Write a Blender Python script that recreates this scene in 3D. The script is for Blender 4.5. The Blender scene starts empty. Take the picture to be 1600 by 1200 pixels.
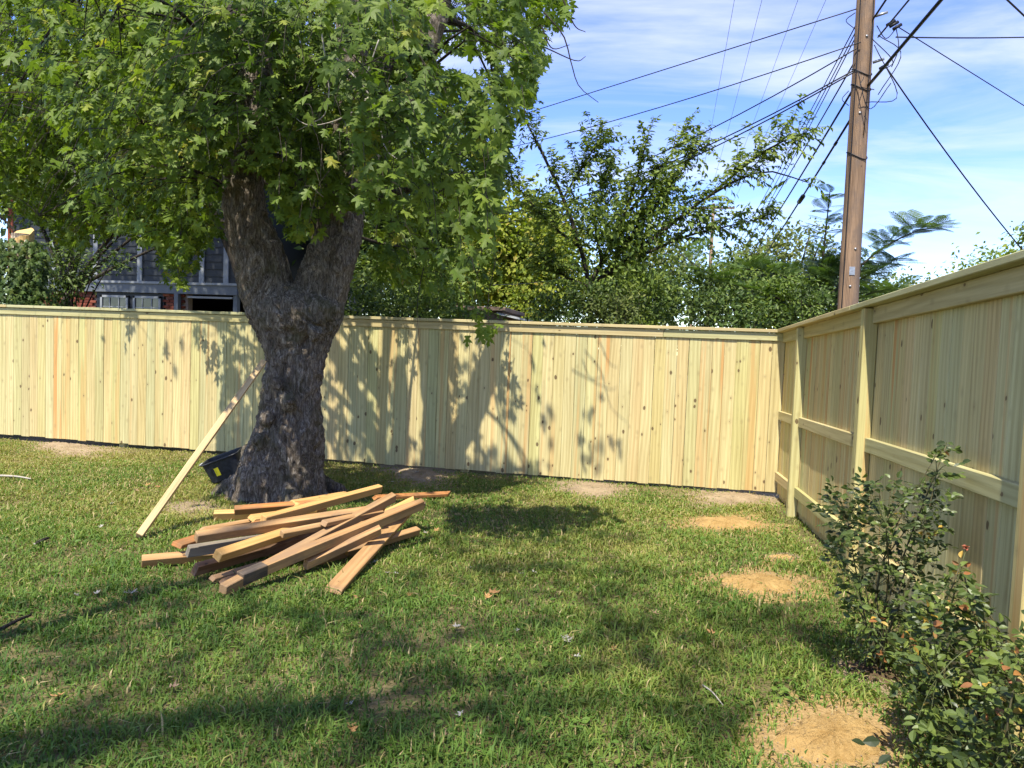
import bpy, bmesh, math, random
import numpy as np
from mathutils import Vector, Matrix, Quaternion, noise as mnoise

random.seed(7)
rng = np.random.default_rng(11)
scene = bpy.context.scene
C = scene.collection
V = lambda *a: np.array(a, float)

# ------------------------------------------------------------------ camera
F = 1130.0                       # focal length in pixels of the 1600 px wide photograph
PITCH, ROLL, YAW = 0.0523, 0.0386, 0.1858
EYE = V(0, 0, 1.6186)
_cy, _sy = math.cos(YAW), math.sin(YAW)
_f0, _r0, _u0 = V(-_sy, _cy, 0), V(_cy, _sy, 0), V(0, 0, 1)
FW = _f0*math.cos(PITCH) - _u0*math.sin(PITCH)
_up = _u0*math.cos(PITCH) + _f0*math.sin(PITCH)
RT = _r0*math.cos(ROLL) + _up*math.sin(ROLL)
UP = -_r0*math.sin(ROLL) + _up*math.cos(ROLL)
cam_data = bpy.data.cameras.new('camera')
cam_data.sensor_width = 36.0
cam_data.lens = 36.0*F/1600.0
cam_data.clip_start = 0.05
cam_data.clip_end = 2000
cam = bpy.data.objects.new('camera', cam_data)
cam.matrix_world = Matrix(((RT[0], UP[0], -FW[0], EYE[0]), (RT[1], UP[1], -FW[1], EYE[1]), (RT[2], UP[2], -FW[2], EYE[2]), (0, 0, 0, 1)))
C.objects.link(cam)
scene.camera = cam

# ------------------------------------------------------------------ sun and sky
SUN = V(0.20, 1.0, -1.75)        # the way the light travels
sun_data = bpy.data.lights.new('sun', 'SUN')
sun_data.energy = 3.9
sun_data.angle = math.radians(0.55)
sun_data.color = (1.0, 0.94, 0.82)
sun = bpy.data.objects.new('sun', sun_data)
sun.rotation_euler = Vector(SUN).to_track_quat('-Z', 'Y').to_euler()
sun.location = (-4, -20, 40)
C.objects.link(sun)
ELEV = math.asin(1.75/np.linalg.norm(SUN))
world = bpy.data.worlds.new('World')
scene.world = world
world.use_nodes = True
wt = world.node_tree
wt.nodes.clear()
def wn(t, **k):
    n = wt.nodes.new(t)
    for a, b in k.items(): setattr(n, a, b)
    return n
sky = wn('ShaderNodeTexSky', sky_type='NISHITA', sun_disc=False, sun_elevation=ELEV,
         sun_rotation=math.atan2(-SUN[0], -SUN[1]), altitude=200, air_density=1.0, dust_density=0.15, ozone_density=3.0)
bg = wn('ShaderNodeBackground')
bg.inputs['Strength'].default_value = 0.15
out = wn('ShaderNodeOutputWorld')
tc = wn('ShaderNodeTexCoord')
sep = wn('ShaderNodeSeparateXYZ')
def wmath(op, a, b=None):
    n = wn('ShaderNodeMath', operation=op)
    for i, v in enumerate((a, b)):
        if v is None: continue
        if isinstance(v, (int, float)): n.inputs[i].default_value = v
        else: wt.links.new(v, n.inputs[i])
    return n.outputs[0]
wt.links.new(tc.outputs['Generated'], sep.inputs[0])
zz = wmath('ADD', wmath('MAXIMUM', sep.outputs[2], 0.0), 0.16)
comb = wn('ShaderNodeCombineXYZ')
wt.links.new(wmath('DIVIDE', sep.outputs[0], zz), comb.inputs[0])
wt.links.new(wmath('DIVIDE', sep.outputs[1], zz), comb.inputs[1])
mp = wn('ShaderNodeMapping')
mp.inputs['Rotation'].default_value = (0, 0, math.radians(-14))
mp.inputs['Scale'].default_value = (0.55, 1.55, 1.0)
mp.inputs['Location'].default_value = (2.1, 3.7, 0)
wt.links.new(comb.outputs[0], mp.inputs[0])
n1 = wn('ShaderNodeTexNoise')
n1.inputs['Scale'].default_value = 1.7
n1.inputs['Detail'].default_value = 9
n1.inputs['Roughness'].default_value = 0.58
n1.inputs['Distortion'].default_value = 0.55
wt.links.new(mp.outputs[0], n1.inputs['Vector'])
rp = wn('ShaderNodeValToRGB')
rp.color_ramp.elements[0].position = 0.42
rp.color_ramp.elements[0].color = (0, 0, 0, 1)
rp.color_ramp.elements[1].position = 0.70
rp.color_ramp.elements[1].color = (0.9, 0.9, 0.9, 1)
wt.links.new(n1.outputs[0], rp.inputs[0])
hs = wn('ShaderNodeHueSaturation')
hs.inputs['Saturation'].default_value = 1.22
hs.inputs['Hue'].default_value = 0.524
wt.links.new(sky.outputs[0], hs.inputs['Color'])
mx = wn('ShaderNodeMix', data_type='RGBA')
lowf = wn('ShaderNodeMapRange', clamp=True)
wt.links.new(sep.outputs[2], lowf.inputs[0])
lowf.inputs[1].default_value = 0.02; lowf.inputs[2].default_value = 0.34; lowf.inputs[3].default_value = 0.10; lowf.inputs[4].default_value = 1.0
wt.links.new(wmath('MULTIPLY', rp.outputs[0], lowf.outputs[0]), mx.inputs[0])
wt.links.new(hs.outputs[0], mx.inputs[6])
mx.inputs[7].default_value = (3.1, 3.25, 3.6, 1)
wt.links.new(mx.outputs[2], bg.inputs[0])
wt.links.new(bg.outputs[0], out.inputs[0])

vs = scene.view_settings
vs.view_transform = 'Standard'
vs.look = 'None'
vs.exposure = 1.28
vs.gamma = 1.0
vs.use_curve_mapping = False

# ------------------------------------------------------------------ geometry of the place
GS = -0.0267                     # the yard falls gently towards the back fence
YF, XF = 8.7076, 1.5207          # back fence plane, right fence plane
def gz(y): return GS*(np.minimum(y, 12.0)-YF)
def ray(px, py): return FW + RT*(px-800)/F - UP*(py-600)/F
def on_ground(px, py, h=0.0):
    d = ray(px, py)
    t = (GS*(0-YF)+h-EYE[2])/(d[2]-GS*d[1])
    return EYE+t*d
def at_y(px, py, y):
    d = ray(px, py)
    return EYE+d*(y/d[1])
def at_x(px, py, x):
    d = ray(px, py)
    return EYE+d*(x/d[0])
def project(P):
    d = np.atleast_2d(P)-EYE
    z = d@FW
    zs = np.where(np.abs(z) < 1e-6, 1e-6, z)
    return 800+F*(d@RT)/zs, 600-F*(d@UP)/zs, z
def inside(poly, x, y):
    poly = np.array(poly, float); r = np.zeros(np.shape(x), bool)
    n = len(poly)
    for i in range(n):
        x0, y0 = poly[i]; x1, y1 = poly[(i+1) % n]
        if y0 == y1: continue
        c = ((y0 > y) != (y1 > y)) & (x < (x1-x0)*(y-y0)/(y1-y0)+x0)
        r ^= c
    return r
def unit(a):
    a = np.asarray(a, float)
    return a/np.maximum(np.linalg.norm(a, axis=-1, keepdims=True), 1e-9)

# ------------------------------------------------------------------ mesh helpers
def npmesh(name, v, faces, tint=None, smooth=False):
    """faces: list of (k x n) index arrays"""
    me = bpy.data.meshes.new(name)
    v = np.asarray(v, np.float32)
    me.vertices.add(len(v))
    me.vertices.foreach_set('co', v.ravel())
    faces = [np.asarray(f, np.int32) for f in faces if len(f)]
    nl = sum(f.size for f in faces); npoly = sum(len(f) for f in faces)
    me.loops.add(nl)
    me.loops.foreach_set('vertex_index', np.concatenate([f.ravel() for f in faces]))
    me.polygons.add(npoly)
    tot = np.concatenate([np.full(len(f), f.shape[1], np.int32) for f in faces])
    st = np.concatenate([[0], np.cumsum(tot)[:-1]]).astype(np.int32)
    me.polygons.foreach_set('loop_start', st)
    me.polygons.foreach_set('loop_total', tot)
    me.update(calc_edges=True)
    me.polygons.foreach_set('use_smooth', np.full(npoly, smooth))
    if tint is not None:
        a = me.attributes.new('tint', 'FLOAT', 'POINT')
        a.data.foreach_set('value', np.asarray(tint, np.float32))
    return me
def obj(name, me, mat=None, parent=None):
    o = bpy.data.objects.new(name, me)
    C.objects.link(o)
    if mat is not None and me is not None and len(me.materials) == 0: me.materials.append(mat)
    if parent is not None: o.parent = parent
    return o
def empty(name, loc=(0, 0, 0)):
    o = bpy.data.objects.new(name, None)
    o.location = loc
    o.empty_display_size = 0.2
    C.objects.link(o)
    return o
def tag(o, label=None, cat=None, group=None, kind=None):
    if label: o['label'] = label
    if cat: o['category'] = cat
    if group: o['group'] = group
    if kind: o['kind'] = kind
    return o
def put(o, parent):
    """parent keeping world placement (parents are unrotated empties)"""
    o.parent = parent
    o.location = Vector(o.location)-parent.location
    return o
class Soup:
    def __init__(s): s.v = []; s.f = {}; s.n = 0; s.t = []
    def add(s, v, faces, tint=None):
        v = np.asarray(v, float)
        for f in faces:
            f = np.asarray(f, int)
            if f.size: s.f.setdefault(f.shape[1], []).append(f+s.n)
        s.v.append(v); s.n += len(v)
        s.t.append(np.full(len(v), 0.5) if tint is None else np.broadcast_to(np.asarray(tint, float), (len(v),)))
    def mesh(s, name, smooth=False, off=None):
        v = np.concatenate(s.v)
        if off is not None: v = v-np.asarray(off)
        return npmesh(name, v, [np.concatenate(x) for x in s.f.values()], np.concatenate(s.t), smooth)
def tube(pts, rad, sides=6, cap=True):
    pts = np.asarray(pts, float); n = len(pts)
    rad = np.broadcast_to(np.asarray(rad, float), (n,))
    t = unit(np.gradient(pts, axis=0))
    ref = V(0, 0, 1) if abs(t[:, 2]).mean() < 0.8 else V(1, 0, 0)
    a = unit(np.cross(t, ref)); b = np.cross(t, a)
    ang = np.arange(sides)*2*math.pi/sides
    v = pts[:, None]+rad[:, None, None]*(a[:, None]*np.cos(ang)[None, :, None]+b[:, None]*np.sin(ang)[None, :, None])
    v = v.reshape(-1, 3)
    i = np.arange(n-1)[:, None]*sides; j = np.arange(sides)[None]; k = (j+1) % sides
    q = np.stack([i+j, i+k, i+sides+k, i+sides+j], -1).reshape(-1, 4)
    fs = [q]
    if cap:
        fs.append(np.arange(sides)[None, ::-1]); fs.append(np.arange(sides)[None]+(n-1)*sides)
    return v, fs
def smooth_path(pts, n):
    pts = np.asarray(pts, float)
    if len(pts) == 2:
        return pts[0]+(pts[1]-pts[0])*np.linspace(0, 1, n)[:, None]
    P = np.vstack([2*pts[0]-pts[1], pts, 2*pts[-1]-pts[-2]])
    u = np.linspace(0, len(pts)-1-1e-6, n); i = u.astype(int); t = (u-i)[:, None]
    p0, p1, p2, p3 = P[i], P[i+1], P[i+2], P[i+3]
    return 0.5*(2*p1+(p2-p0)*t+(2*p0-5*p1+4*p2-p3)*t**2+(3*p1-p0-3*p2+p3)*t**3)
def lerp_path(path, t):
    s = np.linspace(0, 1, len(path))
    return np.array([np.interp(t, s, path[:, k]) for k in range(3)])

def bevel_box(name, w, d, L, b=0.004, seg=1, warp=0.0, nz=1):
    """box with its length along local Z, centred in X and Y, from z=0"""
    bm = bmesh.new()
    bmesh.ops.create_cube(bm, size=1.0)
    for v in bm.verts: v.co = Vector((v.co.x*w, v.co.y*d, (v.co.z+0.5)*L))
    if b: bmesh.ops.bevel(bm, geom=bm.edges[:], offset=b, segments=seg, affect='EDGES')
    if nz > 1:
        es = [e for e in bm.edges if abs(e.verts[0].co.z-e.verts[1].co.z) > L*0.6]
        bmesh.ops.subdivide_edges(bm, edges=es, cuts=nz-1, use_grid_fill=True)
    if warp:
        ph = random.uniform(0, 6.28); a2 = random.uniform(-1, 1)
        for v in bm.verts:
            t = v.co.z/L
            v.co.x += warp*math.sin(t*3.1+ph)*t*(1-t)*3
            v.co.y += warp*a2*math.sin(t*2.2+ph)*t*(1-t)*3
    me = bpy.data.meshes.new(name); bm.to_mesh(me); bm.free()
    return me
def frame(o, p0, zdir, xref):
    """place o with local Z along zdir, local X near xref"""
    z = Vector(unit(zdir)); x = Vector(xref); x = (x-z*x.dot(z)).normalized(); y = z.cross(x)
    o.matrix_world = Matrix(((x.x, y.x, z.x, p0[0]), (x.y, y.y, z.y, p0[1]), (x.z, y.z, z.z, p0[2]), (0, 0, 0, 1)))
    return o

# ------------------------------------------------------------------ materials
class NT:
    def __init__(s, name):
        s.m = bpy.data.materials.new(name); s.m.use_nodes = True
        s.t = s.m.node_tree; s.t.nodes.clear()
        s.out = s.n('ShaderNodeOutputMaterial')
    def n(s, t, **k):
        x = s.t.nodes.new(t)
        for a, b in k.items(): setattr(x, a, b)
        return x
    def l(s, a, b): s.t.links.new(a, b)
    def set(s, sock, v):
        if v is None: return
        if hasattr(v, 'is_output'): s.l(v, sock)
        else: sock.default_value = v
    def math(s, op, a, b=None, c=None, clamp=False):
        x = s.n('ShaderNodeMath', operation=op, use_clamp=clamp)
        for i, v in enumerate((a, b, c)): s.set(x.inputs[i], v)
        return x.outputs[0]
    def mapping(s, vec, scale=(1, 1, 1), loc=(0, 0, 0)):
        x = s.n('ShaderNodeMapping'); s.l(vec, x.inputs[0])
        s.set(x.inputs['Scale'], scale); s.set(x.inputs['Location'], loc)
        return x.outputs[0]
    def noise(s, vec, scale, detail=4, rough=0.55, dist=0.0):
        x = s.n('ShaderNodeTexNoise'); s.l(vec, x.inputs['Vector'])
        x.inputs['Scale'].default_value = scale; x.inputs['Detail'].default_value = detail
        x.inputs['Roughness'].default_value = rough; x.inputs['Distortion'].default_value = dist
        return x.outputs[0]
    def ramp(s, fac, stops):
        x = s.n('ShaderNodeValToRGB'); e = x.color_ramp.elements
        while len(e) < len(stops): e.new(0.5)
        for i, (p, c) in enumerate(stops):
            e[i].position = p
            e[i].color = (c, c, c, 1) if isinstance(c, (int, float)) else tuple(c)+(1,)
        s.l(fac, x.inputs[0]); return x.outputs[0]
    def mix(s, fac, a, b, blend='MIX'):
        x = s.n('ShaderNodeMix', data_type='RGBA', blend_type=blend)
        s.set(x.inputs[0], fac)
        for i, v in ((6, a), (7, b)):
            if isinstance(v, tuple) and len(v) == 3: v = v+(1,)
            s.set(x.inputs[i], v)
        return x.outputs[2]
    def bump(s, h, strength=0.3, dist=0.01):
        x = s.n('ShaderNodeBump'); x.inputs['Strength'].default_value = strength
        x.inputs['Distance'].default_value = dist; s.l(h, x.inputs['Height']); return x.outputs[0]
    def bsdf(s, col, rough=0.7, normal=None, spec=0.3, metallic=0.0):
        x = s.n('ShaderNodeBsdfPrincipled')
        if isinstance(col, tuple) and len(col) == 3: col = col+(1,)
        s.set(x.inputs['Base Color'], col); s.set(x.inputs['Roughness'], rough)
        x.inputs['Specular IOR Level'].default_value = spec; x.inputs['Metallic'].default_value = metallic
        if normal is not None: s.l(normal, x.inputs['Normal'])
        return x.outputs[0]
    def done(s, sh): s.l(sh, s.out.inputs[0]); return s.m

def obj_coords(m):
    tcn = m.n('ShaderNodeTexCoord'); oi = m.n('ShaderNodeObjectInfo')
    off = m.n('ShaderNodeCombineXYZ')
    m.l(m.math('MULTIPLY', oi.outputs['Random'], 37.0), off.inputs[0])
    m.l(m.math('MULTIPLY', oi.outputs['Random'], 91.0), off.inputs[1])
    m.l(m.math('MULTIPLY', oi.outputs['Random'], 53.0), off.inputs[2])
    va = m.n('ShaderNodeVectorMath', operation='ADD')
    m.l(tcn.outputs['Object'], va.inputs[0]); m.l(off.outputs[0], va.inputs[1])
    return va.outputs[0], oi.outputs['Random'], tcn.outputs['Object']

def wood(name, c_lo, c_hi, c_knot, tints, streak=None, grain=1.0, knots=0.105, rough=0.72, weather=None):
    m = NT(name)
    co, rnd, raw = obj_coords(m)
    wob = m.noise(m.mapping(co, (2.6, 2.6, 0.42)), 1.0, 2, 0.45)
    fine = m.noise(m.mapping(co, (85, 85, 2.2)), 1.0, 4, 0.6)
    # growth rings: distance from a distant pith line, wobbling along the length
    sx = m.n('ShaderNodeSeparateXYZ'); m.l(co, sx.inputs[0])
    ring = m.math('SINE', m.math('ADD', m.math('MULTIPLY', sx.outputs[0], 150.0*grain), m.math('MULTIPLY', wob, 30.0)))
    ring = m.math('MULTIPLY_ADD', ring, 0.5, 0.5)
    broad = m.noise(m.mapping(co, (9, 9, 0.55)), 1.0, 3, 0.5)
    g = m.math('ADD', m.math('MULTIPLY', fine, 0.45), m.math('ADD', m.math('MULTIPLY', ring, 0.12), m.math('MULTIPLY', broad, 0.42)))
    col = m.ramp(g, [(0.34, c_lo), (0.66, c_hi)])
    # per board tint
    col = m.mix(1.0, col, m.ramp(rnd, [(i/(len(tints)-1), t) for i, t in enumerate(tints)]), 'MULTIPLY')
    if streak:
        wh = m.n('ShaderNodeTexWhiteNoise', noise_dimensions='1D'); m.l(rnd, wh.inputs['W'])
        sn = m.noise(m.mapping(co, (16, 16, 0.42)), 1.0, 2, 0.5)
        sm = m.ramp(sn, [(0.52, 0.0), (0.60, 1.0)])
        on = m.ramp(wh.outputs[0], [(0.50, 0.0), (0.60, 0.45), (0.88, 0.5), (0.93, 1.0)])
        col = m.mix(m.math('MULTIPLY', m.math('MULTIPLY', sm, on), 0.9), col, streak)
    if knots:
        vo = m.n('ShaderNodeTexVoronoi', feature='F1'); vo.inputs['Scale'].default_value = 1.0
        dis = m.noise(co, 35, 2, 0.5)
        vv = m.n('ShaderNodeVectorMath', operation='MULTIPLY_ADD')
        m.l(m.mapping(co, (10.5, 10.5, 6.4)), vv.inputs[0]); vv.inputs[1].default_value = (1, 1, 1)
        dd = m.n('ShaderNodeCombineXYZ'); dk = m.math('MULTIPLY', dis, 0.10)
        for i in range(3): m.l(dk, dd.inputs[i])
        m.l(dd.outputs[0], vv.inputs[2]); m.l(vv.outputs[0], vo.inputs['Vector'])
        kd = vo.outputs['Distance']
        col = m.mix(m.math('MULTIPLY', m.ramp(kd, [(knots*0.7, 1.0), (knots*2.6, 0.0)]), 0.35), col, tuple(0.5*(a+b) for a, b in zip(c_lo, c_knot)))
        cr_ = m.n('ShaderNodeSeparateColor'); m.l(vo.outputs['Color'], cr_.inputs[0])
        kr = m.math('MULTIPLY_ADD', m.math('POWER', cr_.outputs[0], 2.0), knots*1.7, knots*0.12)
        km = m.math('MULTIPLY', m.math('SUBTRACT', kr, kd), 60.0, clamp=True)
        col = m.mix(m.math('MULTIPLY', km, 0.85), col, c_knot)
    if weather:
        wm = m.ramp(m.noise(m.mapping(co, (6, 6, 2.5)), 1.0, 5, 0.65), [(0.46, 0.0), (0.62, 1.0)])
        col = m.mix(m.math('MULTIPLY', wm, 0.82), col, weather)
    bmp = m.bump(g, 0.35, 0.004)
    return m.done(m.bsdf(col, rough, bmp, 0.25))

M = {}
PINE_T = [(1.0, 1.0, 0.92), (0.86, 0.95, 0.86), (1.06, 0.95, 0.88), (0.84, 0.94, 0.92), (1.04, 1.03, 0.98), (0.97, 0.86, 0.76), (0.90, 0.98, 0.80), (1.10, 1.06, 0.98), (0.88, 0.88, 0.84), (1.02, 0.98, 0.80)]
M['pine'] = wood('treated_pine', (0.385, 0.31, 0.142), (0.61, 0.535, 0.285), (0.10, 0.06, 0.028), PINE_T, streak=(0.50, 0.26, 0.085))
M['pine_rail'] = wood('treated_pine_rail', (0.36, 0.30, 0.145), (0.53, 0.46, 0.255), (0.13, 0.08, 0.04), PINE_T, grain=0.7)
LT = [(1, 1, 1), (0.86, 0.84, 0.8), (1.1, 1.04, 0.95), (0.95, 0.9, 0.85), (1.05, 1.0, 1.0)]
M['lumber_tan'] = wood('lumber_tan', (0.26, 0.145, 0.058), (0.50, 0.315, 0.145), (0.07, 0.04, 0.02), LT, knots=0.09, weather=(0.24, 0.155, 0.085))
M['lumber_pale'] = wood('lumber_pale', (0.40, 0.285, 0.145), (0.62, 0.475, 0.27), (0.10, 0.06, 0.03), LT, knots=0.07)
M['lumber_gold'] = wood('lumber_gold', (0.42, 0.24, 0.075), (0.62, 0.39, 0.15), (0.10, 0.055, 0.025), LT, knots=0.06)
M['lumber_orange'] = wood('lumber_orange', (0.30, 0.12, 0.035), (0.46, 0.21, 0.07), (0.07, 0.035, 0.02), LT, knots=0.06, weather=(0.20, 0.11, 0.05))
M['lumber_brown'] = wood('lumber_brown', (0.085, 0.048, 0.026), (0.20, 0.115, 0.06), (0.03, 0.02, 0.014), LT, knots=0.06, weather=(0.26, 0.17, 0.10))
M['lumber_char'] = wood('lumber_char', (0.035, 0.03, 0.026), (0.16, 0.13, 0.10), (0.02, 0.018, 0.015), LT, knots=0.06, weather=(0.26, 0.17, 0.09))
M['lumber_grey'] = wood('lumber_grey', (0.15, 0.125, 0.09), (0.30, 0.255, 0.19), (0.06, 0.05, 0.04), LT, knots=0.06, weather=(0.13, 0.115, 0.09))

def leaf_mat(name, stops, trans=0.35, rough=0.42, spec=0.45, shine_var=True):
    m = NT(name)
    at = m.n('ShaderNodeAttribute', attribute_name='tint')
    col = m.ramp(at.outputs['Fac'], stops)
    tcn = m.n('ShaderNodeTexCoord')
    nz = m.noise(tcn.outputs['Object'], 55, 2, 0.5)
    col = m.mix(1.0, col, m.ramp(nz, [(0.3, 0.82), (0.7, 1.12)]), 'MULTIPLY')
    p = m.bsdf(col, rough, None, spec)
    tr = m.n('ShaderNodeBsdfTranslucent')
    tcol = m.mix(1.0, col, (1.25, 1.35, 0.55), 'MULTIPLY'); m.l(tcol, tr.inputs[0])
    mxs = m.n('ShaderNodeMixShader'); mxs.inputs[0].default_value = trans
    m.l(p, mxs.inputs[1]); m.l(tr.outputs[0], mxs.inputs[2])
    return m.done(mxs.outputs[0])
M['maple_leaf'] = leaf_mat('maple_leaf', [(0.0, (0.072, 0.115, 0.016)), (0.45, (0.122, 0.185, 0.024)), (0.85, (0.200, 0.258, 0.036)), (0.94, (0.30, 0.29, 0.045)), (1.0, (0.52, 0.30, 0.04))], 0.42, 0.5, 0.22)
M['shade_leaf'] = leaf_mat('shade_tree_leaf', [(0.0, (0.05, 0.085, 0.022)), (1.0, (0.10, 0.15, 0.035))], 0.3)
M['elm_leaf'] = leaf_mat('elm_leaf', [(0.0, (0.055, 0.092, 0.016)), (0.6, (0.125, 0.185, 0.028)), (1.0, (0.205, 0.26, 0.04))], 0.3, 0.5, 0.3)
M['lime_leaf'] = leaf_mat('lime_leaf', [(0.0, (0.10, 0.15, 0.020)), (0.5, (0.180, 0.240, 0.028)), (0.94, (0.31, 0.325, 0.038)), (1.0, (0.33, 0.27, 0.05))], 0.38, 0.55, 0.25)
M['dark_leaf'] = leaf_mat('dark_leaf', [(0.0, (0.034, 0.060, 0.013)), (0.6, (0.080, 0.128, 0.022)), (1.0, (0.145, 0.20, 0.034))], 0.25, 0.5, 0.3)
M['olive_leaf'] = leaf_mat('olive_leaf', [(0.0, (0.06, 0.082, 0.020)), (0.6, (0.115, 0.145, 0.036)), (1.0, (0.18, 0.195, 0.052))], 0.28, 0.55, 0.25)
M['mimosa_leaf'] = leaf_mat('mimosa_leaf', [(0.0, (0.045, 0.085, 0.020)), (0.6, (0.085, 0.145, 0.030)), (1.0, (0.14, 0.20, 0.04))], 0.35, 0.5, 0.3)
M['ivy_leaf'] = leaf_mat('ivy_leaf', [(0.0, (0.04, 0.075, 0.018)), (0.6, (0.08, 0.130, 0.028)), (1.0, (0.15, 0.185, 0.04))], 0.25, 0.5, 0.25)
M['rose_leaf'] = leaf_mat('rose_leaf', [(0.0, (0.028, 0.040, 0.018)), (0.35, (0.066, 0.096, 0.024)), (0.75, (0.125, 0.170, 0.036)), (0.93, (0.175, 0.215, 0.05)), (0.965, (0.30, 0.10, 0.045)), (1.0, (0.42, 0.27, 0.05))], 0.24, 0.42, 0.35)
M['grass'] = leaf_mat('grass_blade', [(0.0, (0.052, 0.110, 0.019)), (0.35, (0.105, 0.185, 0.030)), (0.6, (0.175, 0.235, 0.042)), (0.78, (0.26, 0.26, 0.064)), (0.9, (0.38, 0.30, 0.13)), (1.0, (0.47, 0.37, 0.19))], 0.32, 0.55, 0.2)
M['dry_leaf'] = leaf_mat('dry_leaf', [(0.0, (0.42, 0.40, 0.35)), (0.5, (0.30, 0.27, 0.22)), (0.75, (0.30, 0.16, 0.07)), (1.0, (0.42, 0.24, 0.09))], 0.12, 0.7, 0.2)
M['petal'] = leaf_mat('rose_petal', [(0.0, (0.36, 0.09, 0.06)), (1.0, (0.45, 0.20, 0.11))], 0.25, 0.5, 0.3)

def bark_mat(name, lo, mid, hi, moss=None, scale=1.0, lichen=True):
    m = NT(name)
    tcn = m.n('ShaderNodeTexCoord'); co = tcn.outputs['Object']
    r1 = m.noise(m.mapping(co, (21*scale, 21*scale, 4.2*scale)), 1.0, 6, 0.6, 1.0)
    r2 = m.noise(m.mapping(co, (38*scale, 38*scale, 15*scale)), 1.0, 5, 0.65, 0.9)
    e1 = m.math('MULTIPLY', m.math('ABSOLUTE', m.math('SUBTRACT', r1, 0.5)), 5.0, clamp=True)
    e2 = m.math('MULTIPLY', m.math('ABSOLUTE', m.math('SUBTRACT', r2, 0.5)), 4.0, clamp=True)
    plates = m.math('MULTIPLY', m.ramp(e1, [(0.02, 0.25), (0.45, 1.0)]), m.ramp(e2, [(0.0, 0.45), (0.5, 1.0)]))
    fine = m.noise(m.mapping(co, (60*scale, 60*scale, 22*scale)), 1.0, 5, 0.65)
    h = m.math('ADD', m.math('MULTIPLY', plates, 0.6), m.math('MULTIPLY', fine, 0.6))
    col = m.ramp(h, [(0.30, lo), (0.58, mid), (0.95, hi)])
    if lichen:
        lm = m.ramp(m.noise(co, 7, 5, 0.7), [(0.56, 0.0), (0.66, 1.0)])
        col = m.mix(m.math('MULTIPLY', m.math('MULTIPLY', lm, plates), 0.55), col, (0.34, 0.33, 0.29))
    if moss:
        mm = m.ramp(m.noise(co, 3.1, 5, 0.65), [(0.52, 0.0), (0.64, 1.0)])
        col = m.mix(m.math('MULTIPLY', mm, 0.55), col, moss)
    return m.done(m.bsdf(col, 0.9, m.bump(h, 0.95, 0.03), 0.15))
M['maple_bark'] = bark_mat('maple_bark', (0.042, 0.032, 0.023), (0.215, 0.175, 0.132), (0.44, 0.385, 0.31), moss=(0.085, 0.080, 0.028))
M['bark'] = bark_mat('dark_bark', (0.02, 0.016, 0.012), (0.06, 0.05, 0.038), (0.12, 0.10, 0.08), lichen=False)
M['dead_twig'] = NT('dead_twig'); M['dead_twig'] = M['dead_twig'].done(M['dead_twig'].bsdf((0.36, 0.32, 0.26), 0.8))
def plain(name, col, rough=0.6, spec=0.3, metallic=0.0, nscale=0, namp=0.25, bump=0.0):
    m = NT(name); c = col
    nrm = None
    if nscale:
        tcn = m.n('ShaderNodeTexCoord'); nz = m.noise(tcn.outputs['Object'], nscale, 5, 0.6)
        c = m.mix(1.0, col, m.ramp(nz, [(0.3, 1-namp), (0.7, 1+namp)]), 'MULTIPLY')
        if bump: nrm = m.bump(nz, bump, 0.01)
    return m.done(m.bsdf(c, rough, nrm, spec, metallic))
M['cane'] = plain('rose_cane', (0.085, 0.075, 0.035), 0.6, nscale=30)
M['stem'] = plain('green_stem', (0.075, 0.085, 0.03), 0.6, nscale=30)

# ------------------------------------------------------------------ ground
SAND = []   # (name, outline in photo pixels)
def blob(cx, cy, rx, ry, rot=0.0, n=34, amp=0.22, seed=0):
    r = np.random.default_rng(seed); ph = r.uniform(0, 6.28, 6); am = r.uniform(0.3, 1, 6)*amp/np.arange(1, 7)**0.7
    a = np.linspace(0, 2*math.pi, n, endpoint=False)
    k = 1+sum(am[i]*np.sin((i+1)*a+ph[i]) for i in range(6))*0.8
    x, y = rx*k*np.cos(a), ry*k*np.sin(a); c, s = math.cos(rot), math.sin(rot)
    return np.stack([cx+c*x-s*y, cy+s*x+c*y], 1)
def bump_z(x, y):
    return 0.018*np.sin(1.7*x+0.6)*np.sin(1.3*y+1.1)+0.010*np.sin(4.1*x+2.0*y)*np.sin(3.7*y-1.9*x)
def ground_z(x, y):
    x = np.asarray(x, float); y = np.asarray(y, float)
    fade = np.clip((9.5-y)/1.5, 0, 1)*np.clip((1.9-x)/0.8, 0, 1)
    return gz(y)+bump_z(x, y)*fade-0.012+0.028*np.clip((y-8.0)/0.6, 0, 1)*np.clip((9.6-y)/0.5, 0, 1)*np.clip((1.5-x)/0.4, 0, 1)
gm = NT('lawn_soil')
tcn = gm.n('ShaderNodeTexCoord'); co = tcn.outputs['Object']
big = gm.noise(co, 0.9, 5, 0.6); mid = gm.noise(co, 6.0, 5, 0.65); fin = gm.noise(co, 70.0, 4, 0.7)
soil = gm.ramp(fin, [(0.3, (0.055, 0.050, 0.020)), (0.55, (0.115, 0.100, 0.040)), (0.75, (0.20, 0.165, 0.080))])
thatch = gm.ramp(fin, [(0.3, (0.10, 0.085, 0.035)), (0.7, (0.26, 0.205, 0.105))])
gcol = gm.mix(gm.ramp(gm.math('ADD', gm.math('MULTIPLY', big, 0.6), gm.math('MULTIPLY', mid, 0.4)), [(0.46, 0.0), (0.60, 1.0)]), soil, thatch)
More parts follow.
